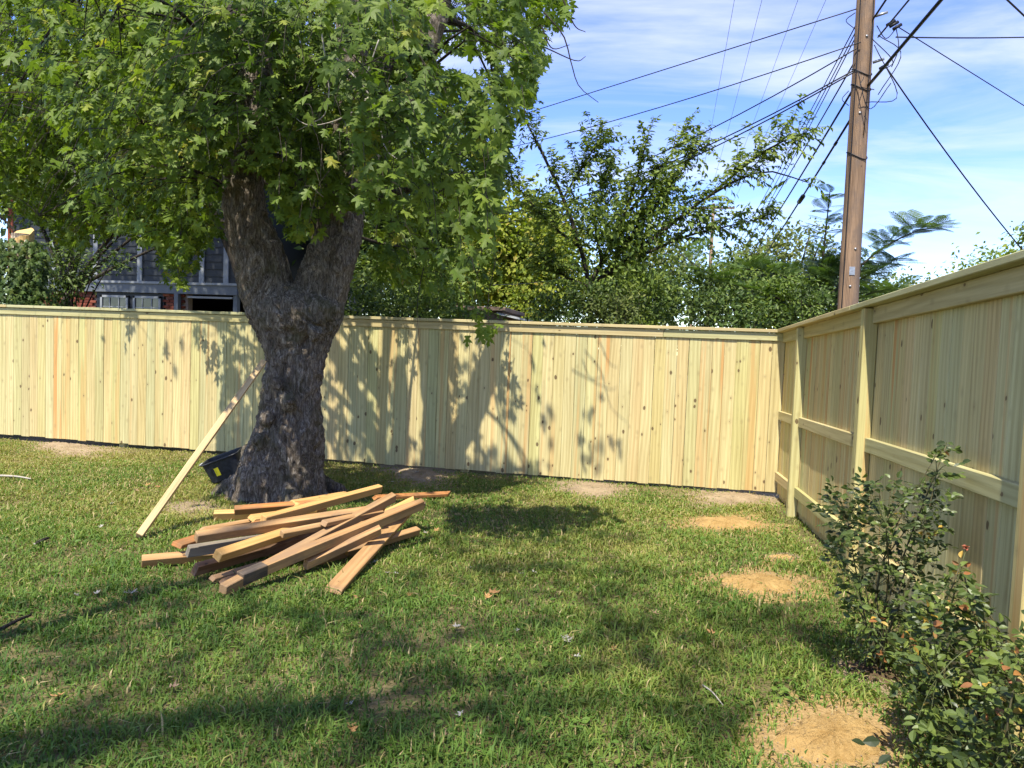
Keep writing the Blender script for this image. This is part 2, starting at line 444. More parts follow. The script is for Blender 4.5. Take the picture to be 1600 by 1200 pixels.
for an_, cl_, ch_ in (('sand', (0.22, 0.14, 0.055), (0.42, 0.29, 0.13)), ('dirt', (0.17, 0.125, 0.075), (0.36, 0.28, 0.175))):
    at_ = gm.n('ShaderNodeAttribute', attribute_name=an_)
    thr = gm.math('SUBTRACT', gm.math('ADD', at_.outputs['Fac'], gm.math('MULTIPLY', gm.noise(co, 14, 5, 0.7), 0.9)), 0.80)
    gcol = gm.mix(gm.math('MULTIPLY', thr, 6.0, clamp=True), gcol, gm.ramp(fin, [(0.3, cl_), (0.7, ch_)]))
M['ground'] = gm.done(gm.bsdf(gcol, 0.95, gm.bump(fin, 0.6, 0.02), 0.1))
def axis(lo, hi, fine_lo, fine_hi, step):
    a = np.arange(fine_lo, fine_hi+1e-6, step)
    l = fine_lo-np.geomspace(step*2, fine_lo-lo, 14); r = fine_hi+np.geomspace(step*2, hi-fine_hi, 14)
    return np.concatenate([l[::-1], a, r])
# bare mounds of sandy soil and worn dirt patches
def soil_mat(name, lo, hi, peb):
    m = NT(name); tcn = m.n('ShaderNodeTexCoord'); co = tcn.outputs['Object']
    a = m.noise(co, 5, 5, 0.6); b = m.noise(co, 120, 4, 0.7); c = m.noise(co, 28, 4, 0.65)
    h = m.math('ADD', m.math('MULTIPLY', a, 0.5), m.math('ADD', m.math('MULTIPLY', b, 0.3), m.math('MULTIPLY', c, 0.3)))
    col = m.ramp(h, [(0.38, lo), (0.68, hi)])
    col = m.mix(m.ramp(c, [(0.60, 0.0), (0.66, 0.55)]), col, peb)
    hh = m.math('ADD', b, c)
    return m.done(m.bsdf(col, 0.95, m.bump(hh, 0.8, 0.015), 0.1))
M['sand'] = soil_mat('sandy_soil', (0.27, 0.160, 0.052), (0.48, 0.325, 0.130), (0.14, 0.09, 0.042))
M['dirt'] = soil_mat('grey_dirt', (0.20, 0.145, 0.085), (0.40, 0.31, 0.195), (0.10, 0.075, 0.05))
M['mulch'] = soil_mat('dark_mulch', (0.055, 0.038, 0.022), (0.17, 0.115, 0.065), (0.03, 0.02, 0.014))
PATCH = []; PATCH_F = []
def patch(name, cx, cy, rx, ry, mat, hgt, seed, rot=0.0, amp=0.22):
    px = blob(cx, cy, rx*0.92, ry*0.92, rot, n=90, seed=seed, amp=amp)
    rj = np.random.default_rng(seed+50); jag = 1+0.09*np.convolve(np.tile(rj.normal(size=90), 3), np.ones(2)/2, 'same')[90:180]
    px = np.array([cx, cy])+(px-np.array([cx, cy]))*jag[:, None]
    w = np.array([on_ground(a, b)[:2] for a, b in px])
    PATCH.append((w, 0.93 if mat in ('sand', 'mulch') else 0.72))
    PATCH_F.append((w.copy(), mat))
    w = w.mean(0)+(w-w.mean(0))*0.66
    c = w.mean(0); rings = 9; vs_, n = [], len(w)
    r2 = np.random.default_rng(seed+100)
    for k in range(rings+1):
        t = k/rings
        p = c+(w-c)*max(t, 0.02)
        z = ground_z(p[:, 0], p[:, 1])+hgt*(1-t**2.2)+0.010*(1-t)*0+0.006*r2.normal(size=n)*(t < 0.98)*(0.3+t)-(0.03 if k == rings else 0)+0.012*(1-t**6)
        vs_.append(np.column_stack([p, z]))
    v = np.concatenate(vs_); fs = []
    i = np.arange(rings)[:, None]*n; j = np.arange(n)[None]; k = (j+1) % n
    q = np.stack([i+j, i+n+j, i+n+k, i+k], -1).reshape(-1, 4)
    o = obj(name, npmesh(name, v, [q, np.arange(n)[None]], smooth=True), M[mat])
    tag(o, kind='structure')
patch('sand_patch', 1138, 818, 88, 17, 'sand', 0.035, 1, 0.05)
patch('sand_patch', 1183, 914, 92, 25, 'sand', 0.03, 2, 0.04)
patch('sand_patch', 1300, 1152, 150, 62, 'sand', 0.03, 33, 0.06, 0.12)
patch('sand_patch', 1222, 872, 34, 8, 'sand', 0.012, 4)
patch('dirt_patch', 930, 766, 62, 13, 'dirt', 0.015, 5, 0.05)
patch('dirt_patch', 1145, 780, 70, 13, 'dirt', 0.015, 6, 0.03)
patch('dirt_patch', 655, 742, 68, 13, 'dirt', 0.012, 7, 0.06)
patch('dirt_patch', 105, 702, 72, 13, 'dirt', 0.012, 8, 0.08)
patch('dirt_patch', 300, 790, 56, 17, 'dirt', 0.010, 9, -0.1)
patch('mulch_bed', 1368, 1052, 72, 20, 'mulch', 0.02, 10, 0.25)

# the ground sheet
gx = axis(-260, 260, -10, 4, 0.06); gy = axis(-120, 420, -1, 11, 0.06)
XX, YY = np.meshgrid(gx, gy)
ZZ = ground_z(XX, YY)
gv = np.stack([XX.ravel(), YY.ravel(), ZZ.ravel()], 1)
nx, ny = len(gx), len(gy)
ii = (np.arange(ny-1)[:, None]*nx+np.arange(nx-1)[None]).ravel()
feather = {'sand': np.zeros(len(gv)), 'dirt': np.zeros(len(gv))}
for w, mat in PATCH_F:
    c = w.mean(0); q = gv[:, :2]-c
    sel = np.nonzero((np.abs(q) < np.abs(w-c).max(0)*2.0+0.1).all(1))[0]
    wa = np.arctan2((w-c)[:, 1], (w-c)[:, 0]); od = np.argsort(wa); wr = np.linalg.norm(w-c, axis=1)
    ra = np.interp(np.arctan2(q[sel, 1], q[sel, 0]), wa[od], wr[od], period=2*math.pi)
    val = np.clip((1.55-np.linalg.norm(q[sel], axis=1)/ra)/0.7, 0, 1)
    k = 'sand' if mat == 'sand' else 'dirt'
    feather[k][sel] = np.maximum(feather[k][sel], val)
go = obj('ground', npmesh('ground', gv, [np.stack([ii, ii+1, ii+nx+1, ii+nx], 1)], smooth=True), M['ground'])
for k, arr in feather.items():
    at_ = go.data.attributes.new(k, 'FLOAT', 'POINT'); at_.data.foreach_set('value', arr.astype(np.float32))
tag(go, kind='structure')

# ------------------------------------------------------------------ back fence
LSLOPE = V(0, 1, GS)
fence = empty('wooden_fence', (-3.0, YF+0.05, 0))
tag(fence, 'new pale pine privacy fence with smooth board face behind the big maple', 'fence')
XL = -10.6
random.seed(3)
bvar = [bevel_box('fence_board', 0.1300+0.0012*k, 0.017, 1.83, 0.0025) for k in range(-2, 3)]
x = XF-0.006
while x > XL:
    k = random.randrange(5); w = 0.1300+0.0012*(k-2); gap = random.choice([0.001, 0.0015, 0.002, 0.002, 0.004])
    o = obj('board', bvar[k], M['pine'])
    rise = 0.0006*(x-XF)**2                      # the ground lifts a little towards the far end
    zb = 0.050+random.uniform(-0.008, 0.006)+max(0, rise-0.005)*0.7
    o.location = (x-w/2, YF+0.0085+random.uniform(-0.0018, 0.0018), zb)
    o.rotation_euler = (random.uniform(-.001, .001), random.uniform(-.0012, .0012), random.uniform(-.012, .012)+(math.pi if random.random() < .5 else 0))
    put(o, fence); x -= w+gap
x = XF-0.02; first = True
segs = [1.35, 2.35, 2.44, 2.44, 2.44, 2.44]
for i, L in enumerate(segs):
    x1 = max(x-L, XL-0.1)
    t = obj('trim_board', bevel_box('trim_board', 0.088, 0.019, x-x1-0.003, 0.003), M['pine_rail'])
    frame(t, (x1, YF-0.0115, 1.838), (1, 0, 0.0), (0, 0, 1)); put(t, fence)
    x = x1
x = XF+0.03
for i, L in enumerate([3.1, 3.66, 3.66, 2.6]):
    x1 = max(x-L, XL-0.12)
    t = obj('cap_board', bevel_box('cap_board', 0.150, 0.036, x-x1-0.003, 0.004), M['pine_rail'])
    frame(t, (x1, YF+0.028, 1.9065), (1, 0, 0), (0, 1, 0)); put(t, fence)
    x = x1
for i, xx in enumerate(np.arange(XF-1.3, XL, -2.44)):
    p = obj('post', bevel_box('post', 0.089, 0.089, 1.93, 0.004), M['pine_rail']); p.location = (xx, YF+0.106, -0.06); put(p, fence)
for zr in (0.25, 1.0, 1.74):
    r = obj('rail', bevel_box('rail', 0.089, 0.038, XF-XL-0.1, 0.003), M['pine_rail'])
    frame(r, (XL+0.05, YF+0.0385, zr), (1, 0, 0), (0, 0, 1)); put(r, fence)

# ------------------------------------------------------------------ right fence (frame side faces the yard)
rf = empty('wooden_fence', (XF+0.02, 5.0, 0))
tag(rf, 'new pale pine fence with posts and rails showing beside the rose bushes', 'fence')
YN = -0.6
def fz(y, z): return z+GS*(y-YF)
y = YF-0.004
while y > YN:
    k = random.randrange(5); w = 0.1300+0.0012*(k-2); gap = random.choice([0.001, 0.002, 0.003])
    o = obj('board', bvar[k], M['pine'])
    o.location = (XF+0.0095+random.uniform(-.0015, .0015), y-w/2, fz(y-w/2, 0.05+random.uniform(-.006, .006)))
    o.rotation_euler = (random.uniform(-.0012, .0012), 0, math.pi/2+random.uniform(-.01, .01)+(math.pi if random.random() < .5 else 0))
    put(o, rf); y -= w+gap
posts = [7.60, 5.36, 3.06, 0.80]
for yp in posts:
    p = obj('post', bevel_box('post', 0.089, 0.089, 1.95, 0.004), M['pine']); p.location = (XF-0.0455, yp, fz(yp, -0.07))
    p.rotation_euler = (0, 0, random.choice([0, math.pi/2])); put(p, rf)
ends = [YF-0.025]+posts+[YN]
for a, b in zip(ends[:-1], ends[1:]):
    ya = a-(0.0455 if a in posts else 0.0); yb = b+(0.0455 if b in posts else 0.0)
    for zc, h in ((1.832, 0.112), (0.945, 0.098), (0.245, 0.098)):
        r = obj('rail', bevel_box('rail', h, 0.038, math.hypot(ya-yb, (ya-yb)*GS)-0.003, 0.004), M['pine_rail'])
        frame(r, (XF-0.0195, yb+0.0015, fz(yb, zc)), LSLOPE, (0, 0, 1)); put(r, rf)
ye = YF-0.052
for L in (3.0, 3.66, 3.0):
    yb = max(ye-L, YN)
    c = obj('cap_board', bevel_box('cap_board', 0.150, 0.036, math.hypot(ye-yb, (ye-yb)*GS)-0.003, 0.004), M['pine_rail'])
    frame(c, (XF-0.030, yb, fz(yb, 1.9075)), LSLOPE, (1, 0, 0)); put(c, rf)
    ye = yb
sk = obj('rot_board', bevel_box('rot_board', 0.138, 0.018, YF-YN-0.05, 0.003), M['pine_rail'])
frame(sk, (XF+0.028, YN+0.02, fz(YN, 0.035)), LSLOPE, (0, 0, 1)); put(sk, rf)

# ------------------------------------------------------------------ silver maple
TX, TY = -3.32, 6.50
maple = empty('maple_tree', (TX, TY, float(ground_z(TX, TY))))
tag(maple, 'big forked maple with rough grey bark standing in the lawn before the fence', 'tree')
def loft(secs, sides=28):
    """secs: (cx, cy, cz, rx, ry)"""
    s = np.array(secs, float); n = len(s)
    a = np.arange(sides)*2*math.pi/sides
    v = np.stack([s[:, 0:1]+s[:, 3:4]*np.cos(a), s[:, 1:2]+s[:, 4:5]*np.sin(a), np.repeat(s[:, 2:3], sides, 1)], -1).reshape(-1, 3)
    i = np.arange(n-1)[:, None]*sides; j = np.arange(sides)[None]; k = (j+1) % sides
    q = np.stack([i+j, i+k, i+sides+k, i+sides+j], -1).reshape(-1, 4)
    return v, [q, np.arange(sides)[None, ::-1], np.arange(sides)[None]+(n-1)*sides]
S = Soup()
trunk_px = [(796, 338, 524), (780, 345, 516), (760, 353, 513), (735, 364, 508), (705, 379, 505), (670, 394, 504), (640, 402, 502), (605, 409, 502), (575, 411, 504), (550, 407, 509), (525, 401, 518), (500, 389, 533), (478, 383, 539)]
secs = []
for py, l, r in trunk_px:
    a, b = at_y(l, py, TY-0.05), at_y(r, py, TY-0.05)
    rx = (b[0]-a[0])/2*0.885-0.022       # seen obliquely, and the bark adds to it
    secs.append(((a[0]+b[0])/2, TY, (a[2]+b[2])/2, rx, min(rx, 0.38)))
b0 = secs[0]
secs = [(b0[0], b0[1], b0[2]-0.35, b0[3]*1.12, b0[4]*1.15)]+secs
t0 = secs[-1]
secs.append((t0[0], t0[1], t0[2]+0.10, t0[3]*0.72, t0[4]*0.75)); secs.append((t0[0], t0[1], t0[2]+0.19, t0[3]*0.30, t0[4]*0.4))
S.add(*loft(secs))
def limb_px(pts, y0, dy):
    """pts: (px, py, half width px)"""
    P, Rr = [], []
    for i, (px, py, hw) in enumerate(pts):
        yy = y0+dy*i/(len(pts)-1); c = at_y(px, py, yy); P.append(c)
        Rr.append(hw*0.92*np.dot(c-EYE, FW)/F)
    n = len(pts)*5
    return smooth_path(P, n), np.interp(np.linspace(0, 1, n), np.linspace(0, 1, len(pts)), Rr)
LIMB = [limb_px([(440, 545, 26), (426, 490, 40), (412, 440, 41), (400, 391, 38), (387, 342, 32), (382, 270, 29), (394, 150, 25), (402, 40, 22), (404, -90, 19), (396, -260, 15)], TY, -0.5),
        limb_px([(466, 548, 26), (487, 495, 44), (506, 440, 41), (523, 391, 36), (534, 342, 33), (545, 250, 29), (556, 150, 27), (550, 50, 25), (546, -80, 20), (560, -260, 15)], TY, 0.5),
        limb_px([(545, 290, 22), (585, 220, 20), (630, 150, 18), (662, 85, 16), (690, 0, 13), (730, -120, 10)], TY+0.25, 0.3),
        limb_px([(548, 320, 9), (620, 300, 6), (690, 290, 4), (750, 300, 2)], TY+0.3, 0.2),
        limb_px([(400, 80, 16), (330, -20, 13), (230, -120, 10), (120, -260, 7)], TY-0.2, 1.6),
        limb_px([(550, 60, 15), (600, -60, 12), (650, -200, 9), (700, -330, 6)], TY+0.2, 0.8),
        limb_px([(500, 400, 12), (500, 350, 11), (470, 300, 10), (478, 200, 8), (486, 90, 6)], TY+0.35, 0.3)]
for P, Rr in LIMB[:3]: S.add(*tube(P, Rr, 20))
for k in range(9):                                           # root flare
    a = 2*math.pi*(k+0.35*math.sin(k*2.3))/9
    d = V(math.cos(a), math.sin(a), 0); Lr = 0.46+0.16*math.sin(k*1.7)
    base = V(b0[0], b0[1], 0)
    pts = [base+d*0.22+V(0, 0, 0.50), base+d*0.35+V(0, 0, 0.22), base+d*(Lr)+V(0, 0, 0.05), base+d*(Lr+0.2)+V(0, 0, -0.13)]
    S.add(*tube(smooth_path(pts, 9), np.linspace(0.12, 0.05, 9), 10))
def burl(px, py, r):
    c = at_y(px, py, TY-0.36)
    a = np.linspace(0, math.pi, 8)[1:-1]
    S.add(*loft([(c[0], c[1]+0.03, c[2]+r*math.cos(t), r*math.sin(t), r*math.sin(t)*0.8) for t in a[::-1]], 12))
burl(447, 628, 0.085); burl(430, 600, 0.05); burl(415, 655, 0.07); burl(490, 520, 0.08); burl(405, 690, 0.07)
tmp = bpy.data.objects.new('tmp', S.mesh('trunk')); C.objects.link(tmp)
md = tmp.modifiers.new('remesh', 'REMESH'); md.mode = 'VOXEL'; md.voxel_size = 0.016; md.use_smooth_shade = True
sm = tmp.modifiers.new('smooth', 'SMOOTH'); sm.iterations = 8; sm.factor = 0.5
dg = bpy.context.evaluated_depsgraph_get()
tme = bpy.data.meshes.new_from_object(tmp.evaluated_get(dg))
bpy.data.objects.remove(tmp)
tme.name = 'trunk'
nv = len(tme.vertices)
cv = np.empty(nv*3, np.float32); tme.vertices.foreach_get('co', cv); cv = cv.reshape(-1, 3)
nr = np.empty(nv*3, np.float32); tme.vertices.foreach_get('normal', nr); nr = nr.reshape(-1, 3)
disp = np.empty(nv)
for i in range(nv):
    p = cv[i]
    q = Vector((p[0]*15, p[1]*15, p[2]*4.2))
    w = mnoise.noise(Vector((p[0]*3, p[1]*3, p[2]*2.2)))
    rdg = 1-abs(mnoise.noise(q+Vector((w*2.2, w*2.2, w))))*2.2
    disp[i] = 0.030*rdg+0.034*w+0.016*mnoise.noise(Vector((p[0]*34, p[1]*34, p[2]*16)))
cv = cv+nr*disp[:, None].astype(np.float32)
cv -= np.array(maple.location, np.float32)
tme.vertices.foreach_set('co', cv.ravel()); tme.update()
obj('trunk', tme, M['maple_bark'], maple)
MLOC = np.array(maple.location)
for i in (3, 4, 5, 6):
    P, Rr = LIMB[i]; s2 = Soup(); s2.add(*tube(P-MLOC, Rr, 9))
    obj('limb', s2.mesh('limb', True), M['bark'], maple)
# a broken pale knot on the trunk's front
kn = at_y(449, 629, TY-0.49)
s2 = Soup(); s2.add(*tube([kn+V(0, 0.10, 0)-MLOC, kn-MLOC+V(0.005, 0.015, 0.0), kn-MLOC+V(0.008, -0.012, 0.004)], [0.034, 0.024, 0.012], 9))
obj('branch_stub', s2.mesh('branch_stub', True), M['maple_bark'], maple)

# leaf shape
half = [(0.03, -0.02), (0.20, -0.06), (0.36, 0.02), (0.27, 0.10), (0.15, 0.20), (0.34, 0.34), (0.52, 0.58), (0.33, 0.52), (0.24, 0.55), (0.11, 0.47), (0.15, 0.66), (0.20, 0.78), (0.07, 0.86)]
outl = np.array(half+[(0, 1.0)]+[(-a, b) for a, b in half[::-1]])
LV = np.vstack([[0, 0.30, 0], np.column_stack([outl, np.zeros(len(outl))])])
LV[:, 2] = -0.30*np.abs(LV[:, 0])**1.2-0.22*np.clip(LV[:, 1]-0.3, 0, 1)**2+0.02
LV[0, 2] = 0.02
nO = len(outl)
LT_ = np.stack([np.zeros(nO, int), 1+np.arange(nO), 1+(np.arange(nO)+1) % nO], 1)
petv = np.array([[-0.012, -0.45, 0.10], [0.012, -0.45, 0.10], [0.010, 0.02, 0.01], [-0.010, 0.02, 0.01]])
LV2 = np.vstack([LV, petv]); LQ2 = np.array([[0, 1, 2, 3]])+len(LV)

def basis(tip, nrm):
    y = unit(tip); x = unit(np.cross(y, nrm)); z = np.cross(x, y)
    return np.stack([x, y, z], -1)          # columns
def scatter(soup, tv, tf, pos, tip, nrm, size, tint):
    B = basis(tip, nrm)
    n, k = len(pos), len(tv)
    v = np.einsum('nij,kj->nki', B, tv)*np.asarray(size)[:, None, None]+pos[:, None]
    fs = [(np.arange(n)[:, None, None]*k+f[None]).reshape(-1, f.shape[1]) for f in tf]
    soup.add(v.reshape(-1, 3), fs, np.repeat(tint, k))

CANOPY = [(-400, -500), (-400, 350), (-40, 345), (30, 335), (62, 345), (100, 385), (128, 392), (150, 378), (178, 362), (205, 366), (232, 378), (252, 402), (268, 445), (284, 458), (300, 440), (318, 395), (345, 365), (372, 345), (400, 330), (425, 338), (446, 372), (470, 384), (505, 388), (530, 368), (556, 352), (570, 400), (582, 440), (612, 450), (650, 440), (690, 462), (715, 490), (735, 525), (765, 538), (782, 505), (786, 440), (778, 385), (772, 335), (778, 295), (790, 255), (796, 210), (832, 172), (838, 120), (852, 98), (846, 62), (884, 40), (890, -60), (960, -500)]
HOLE = [(668, 98), (690, 84), (762, 88), (772, 108), (705, 116)]
SHADE = [([(505, 497), (640, 503), (700, 512), (700, 735), (505, 722)], 0.75),
         ([(700, 512), (800, 522), (830, 745), (700, 735)], 0.5),
         ([(830, 530), (930, 540), (965, 600), (1000, 660), (985, 742), (830, 740)], 0.55),
         ([(190, 480), (250, 485), (247, 540), (225, 567), (188, 550)], 0.30),
         ([(296, 480), (402, 490), (405, 605), (372, 605), (342, 550), (305, 525)], 0.45),
         ([(340, 480), (520, 480), (520, 790), (340, 790)], 0.9),
         ([(505, 718), (700, 733), (860, 745), (760, 772), (640, 768), (505, 792)], 0.85),
         ([(700, 790), (1010, 790), (1060, 815), (930, 850), (1000, 880), (1090, 900), (1060, 930), (1280, 950), (1300, 1010), (1180, 1060), (1120, 1260), (-60, 1260), (-60, 940), (330, 892), (560, 930), (690, 850)], 0.9)]
def landing(P):
    """pixel of the yard or fence where the shadow of P falls, ok mask where it may fall"""
    P = np.atleast_2d(P)
    t1 = YF-P[:, 1]; zf = P[:, 2]-1.75*t1; xf = P[:, 0]+0.2*t1
    onf = (t1 > 0) & (zf > 0.0) & (zf < 1.93)
    over = (zf >= 1.93) | (t1 <= 0)
    t2 = (P[:, 2]-gz(P[:, 1]))/(1.75+GS)
    t = np.where(onf, t1, t2)
    L = P+t[:, None]*SUN
    px, py, d = project(L)
    prob = np.zeros(len(P))
    for poly, pr in SHADE:
        prob = np.maximum(prob, pr*inside(poly, px, py))
    off = (d < 0.2) | (px < -30) | (px > 1630) | (py > 1240)
    prob = np.where(off, 1.0, prob)
    prob = np.where(L[:, 0] > 0.9, 0.0, prob)            # the right fence and the roses stand in the sun
    prob = np.where(over, 1.0, prob)
    return prob

def canopy_ok(P, r, soft=0.0):
    px, py, d = project(P)
    inf = (d > 0.3) & (px > -20) & (px < 1620) & (py > -20) & (py < 1220)
    good = inside(CANOPY, px, py) & ~inside(HOLE, px, py)
    # bare fork between the two big limbs, and the limbs themselves stay in view in front
    fork = inside([(338, 330), (352, 285), (358, 240), (415, 240), (424, 300), (436, 350), (455, 372), (490, 368), (520, 335), (540, 312), (578, 312), (572, 480), (345, 480)], px, py)
    good &= ~fork
    return np.where(inf, good, True), inf, px, py, d

# sample twig anchor points in the crown
anch = []
want_in, want_out = 2150, 300
cin = cout = 0
while cin < want_in or cout < want_out:
    n = 6000
    P = np.column_stack([rng.uniform(-10.5, 1.2, n), rng.uniform(3.4, 11.2, n), rng.uniform(2.3, 9.6, n)])
    e = ((P[:, 0]-(TX-0.8))/6.4)**2+((P[:, 1]-7.2)/4.2)**2+((P[:, 2]-5.8)/4.0)**2
    keep = e < 1
    ok, inf, px, py, d = canopy_ok(P, rng)
    keep &= ok & (rng.uniform(size=n) < landing(P))
    # stay clear of the limbs' front in the lower fork
    for i in np.nonzero(keep)[0]:
        if inf[i]:
            if cin < want_in: anch.append(P[i]); cin += 1
        elif cout < want_out: anch.append(P[i]); cout += 1
back = 0
while back < 620:
    n = 3000
    P = np.column_stack([rng.uniform(-10.5, -0.5, n), rng.uniform(9.3, 13.0, n), rng.uniform(5.8, 10.0, n)])
    e = ((P[:, 0]-(TX-1.5))/5.5)**2+((P[:, 1]-10.5)/3.0)**2+((P[:, 2]-7.6)/2.8)**2
    ok, inf, px, py, d = canopy_ok(P, rng)
    for i in np.nonzero((e < 1) & ok & (landing(P) > 0.5))[0]:
        if back < 620: anch.append(P[i]); back += 1
left = 0
while left < 430:
    n = 3000
    P = np.column_stack([rng.uniform(-9.5, -3.0, n), rng.uniform(8.25, 10.6, n), rng.uniform(2.5, 4.8, n)])
    ok, inf, px, py, d = canopy_ok(P, rng)
    for i in np.nonzero(ok & inf & (px < 360) & (py > 120) & (rng.uniform(size=n) < landing(P)))[0]:
        if left < 430: anch.append(P[i]); left += 1
front = 0
while front < 420:
    n = 3000
    P = np.column_stack([rng.uniform(-5.2, -0.6, n), rng.uniform(4.5, 6.3, n), rng.uniform(2.6, 5.4, n)])
    ok, inf, px, py, d = canopy_ok(P, rng)
    lim = np.interp(px, [300, 380, 420, 480, 560, 640, 760], [120, 250, 310, 330, 330, 380, 420])
    keep = ok & inf & (px > 290) & (px < 800) & (py < lim) & (rng.uniform(size=n) < np.maximum(landing(P), 0.12))
    for i in np.nonzero(keep)[0]:
        if front < 420: anch.append(P[i]); front += 1
anch = np.array(anch)
# secondary branches: tie anchors to limbs through hubs
limb_pts = np.concatenate([P[len(P)//4:] for P, _ in LIMB]); limb_rad = np.concatenate([Rr[len(P)//4:] for P, Rr in LIMB])
hubs = anch[rng.choice(len(anch), 110, replace=False)]
TW = Soup(); BR = Soup()
for h in hubs:
    d = np.linalg.norm((limb_pts-h)*V(1, 1, 0.8), axis=1)+0.5*np.maximum(limb_pts[:, 2]-h[2], 0)
    k = d.argmin(); a = limb_pts[k]
    L = np.linalg.norm(h-a)
    midp = (a+h)/2+V(0, 0, 0.12*L)+rng.normal(0, 0.05*L, 3)
    pth = smooth_path([a, midp, h], 9)
    BR.add(*tube(pth-MLOC, np.linspace(min(0.030, 0.008+0.009*L), 0.006, 9), 5))
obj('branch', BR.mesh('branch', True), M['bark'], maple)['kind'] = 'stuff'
lp, lt, ln, ls, lc = [], [], [], [], []
for a in anch:
    k = np.linalg.norm(hubs-a, axis=1).argmin(); h = hubs[k]
    od = unit(V(a[0]-TX, a[1]-TY, 0))
    v0 = a-h; L0 = np.linalg.norm(v0)
    if L0 < 0.5: TW.add(*tube(smooth_path([h, (h+a)/2+V(0, 0, 0.04), a], 4)-MLOC, [0.006, 0.005, 0.004, 0.0035], 3, False))
    d0 = unit(od*0.7+rng.normal(0, 0.5, 3)+V(0, -0.25, 0.1)); Lt = rng.uniform(0.35, 0.65)
    end = a+d0*Lt*0.8+V(0, 0, -Lt*0.55)
    pth = smooth_path([a, a+d0*Lt*0.5+V(0, 0, -0.04), end], 6)
    if canopy_ok(pth[[3, 5]], rng)[0].all(): TW.add(*tube(pth-MLOC, np.linspace(0.004, 0.002, 6), 3, False))
    px_, py_, d_ = project(a)
    nl = rng.integers(9, 15)
    t = np.linspace(0.08, 1, nl)
    s = np.linspace(0, 1, 6)
    pos = np.stack([np.interp(t, s, pth[:, j]) for j in range(3)], 1)+rng.normal(0, 0.035, (nl, 3))
    side = unit(np.cross(d0, V(0, 0, 1)))
    sg = np.where(np.arange(nl) % 2 == 0, 1, -1)[:, None]
    tip = unit(side*sg*0.8+d0*0.5+V(0, 0, -0.75)+rng.normal(0, 0.35, (nl, 3)))
    nrm = unit(V(0, -0.45, 0.75)+od*0.35+rng.normal(0, 0.42, (nl, 3)))
    lp.append(pos); lt.append(tip); ln.append(nrm)
    ls.append(rng.uniform(0.070, 0.140, nl)); lc.append(np.clip(rng.normal(0.42, 0.2)+rng.normal(0, 0.13, nl), 0, 0.93))
lp, lt, ln, ls, lc = map(np.concatenate, (lp, lt, ln, ls, lc))
# a few hanging sprays seen in front of the fence, and yellowing leaves
for px0, py0, yy, n in ((655, 533, 6.3, 7), (765, 520, 7.4, 10), (745, 500, 7.3, 10), (280, 440, 8.2, 9), (120, 372, 8.4, 6), (402, 312, 5.75, 9), (470, 345, 5.9, 10), (500, 365, 5.9, 9)):
    c = at_y(px0, py0, yy)
    pos = c+rng.normal(0, 0.075, (n, 3)); lp = np.vstack([lp, pos])
    lt = np.vstack([lt, unit(V(0, 0, -0.8)+rng.normal(0, 0.4, (n, 3)))]); ln = np.vstack([ln, unit(V(0, -0.8, 0.5)+rng.normal(0, 0.35, (n, 3)))])
    ls = np.concatenate([ls, rng.uniform(0.10, 0.15, n)]); lc = np.concatenate([lc, rng.uniform(0.5, 0.88, n)])
    TW.add(*tube(smooth_path([c+V(0.03, 0.02, 0.75), c+V(-0.03, 0, 0.35), c], 6)-MLOC, np.linspace(0.005, 0.002, 6), 4, False))
c = at_y(770, 378, 7.2)
dy = np.linalg.norm(lp-c, axis=1) < 0.30
lc[dy] = rng.uniform(0.93, 1.0, dy.sum())
ctr = lp+lt*ls[:, None]*0.5
ok, inf, px, py, d = canopy_ok(ctr, rng)
jx = inside(CANOPY, px+rng.normal(0, 7, len(px)), py+rng.normal(0, 7, len(px)))
keep = np.where(inf, (ok | jx) & ~inside(HOLE, px, py), True)
fk = inside([(345, 480), (350, 330), (358, 275), (412, 275), (422, 318), (440, 372), (462, 392), (490, 385), (515, 352), (545, 335), (572, 335), (565, 480)], px, py) & inf & (d < 8.6)
keep &= ~fk
spec = np.zeros(len(lp), bool); spec[-70:] = True
keep &= (rng.uniform(size=len(lp)) < np.maximum(landing(ctr), 0.05)) | spec
lp, lt, ln, ls, lc, inf, d, px, py = [a[keep] for a in (lp, lt, ln, ls, lc, inf, d, px, py)]
vis = np.where(inf & (py > 0) & (px > 0), ls/d, 0)
order = np.argsort(-vis)[:300]
mask = np.ones(len(lp), bool); mask[order] = False
FO = Soup(); scatter(FO, LV2, [LT_, LQ2], lp[mask]-MLOC, lt[mask], ln[mask], ls[mask], lc[mask])
obj('foliage', FO.mesh('foliage'), M['maple_leaf'], maple)['kind'] = 'stuff'
obj('twigs', TW.mesh('twigs'), M['bark'], maple)['kind'] = 'stuff'
lvar = []
for k in range(10):
    v = LV2.copy(); v[:, 2] *= 0.6+0.12*k; v[:, 0] *= 0.9+0.03*(k % 4)
    me = npmesh('leaf', v, [LT_, LQ2], np.full(len(v), 0.15+0.085*k)); me.materials.append(M['maple_leaf']); lvar.append(me)
Bm = basis(lt[order], ln[order])
for j, i in enumerate(order):
    o = obj('leaf', lvar[int(np.clip((lc[i]-0.15)/0.085, 0, 9))], None, maple)
    m3 = Matrix(Bm[j].tolist()).to_4x4(); m3.translation = Vector(lp[i]-MLOC)
    o.matrix_local = m3 @ Matrix.Scale(ls[i], 4)
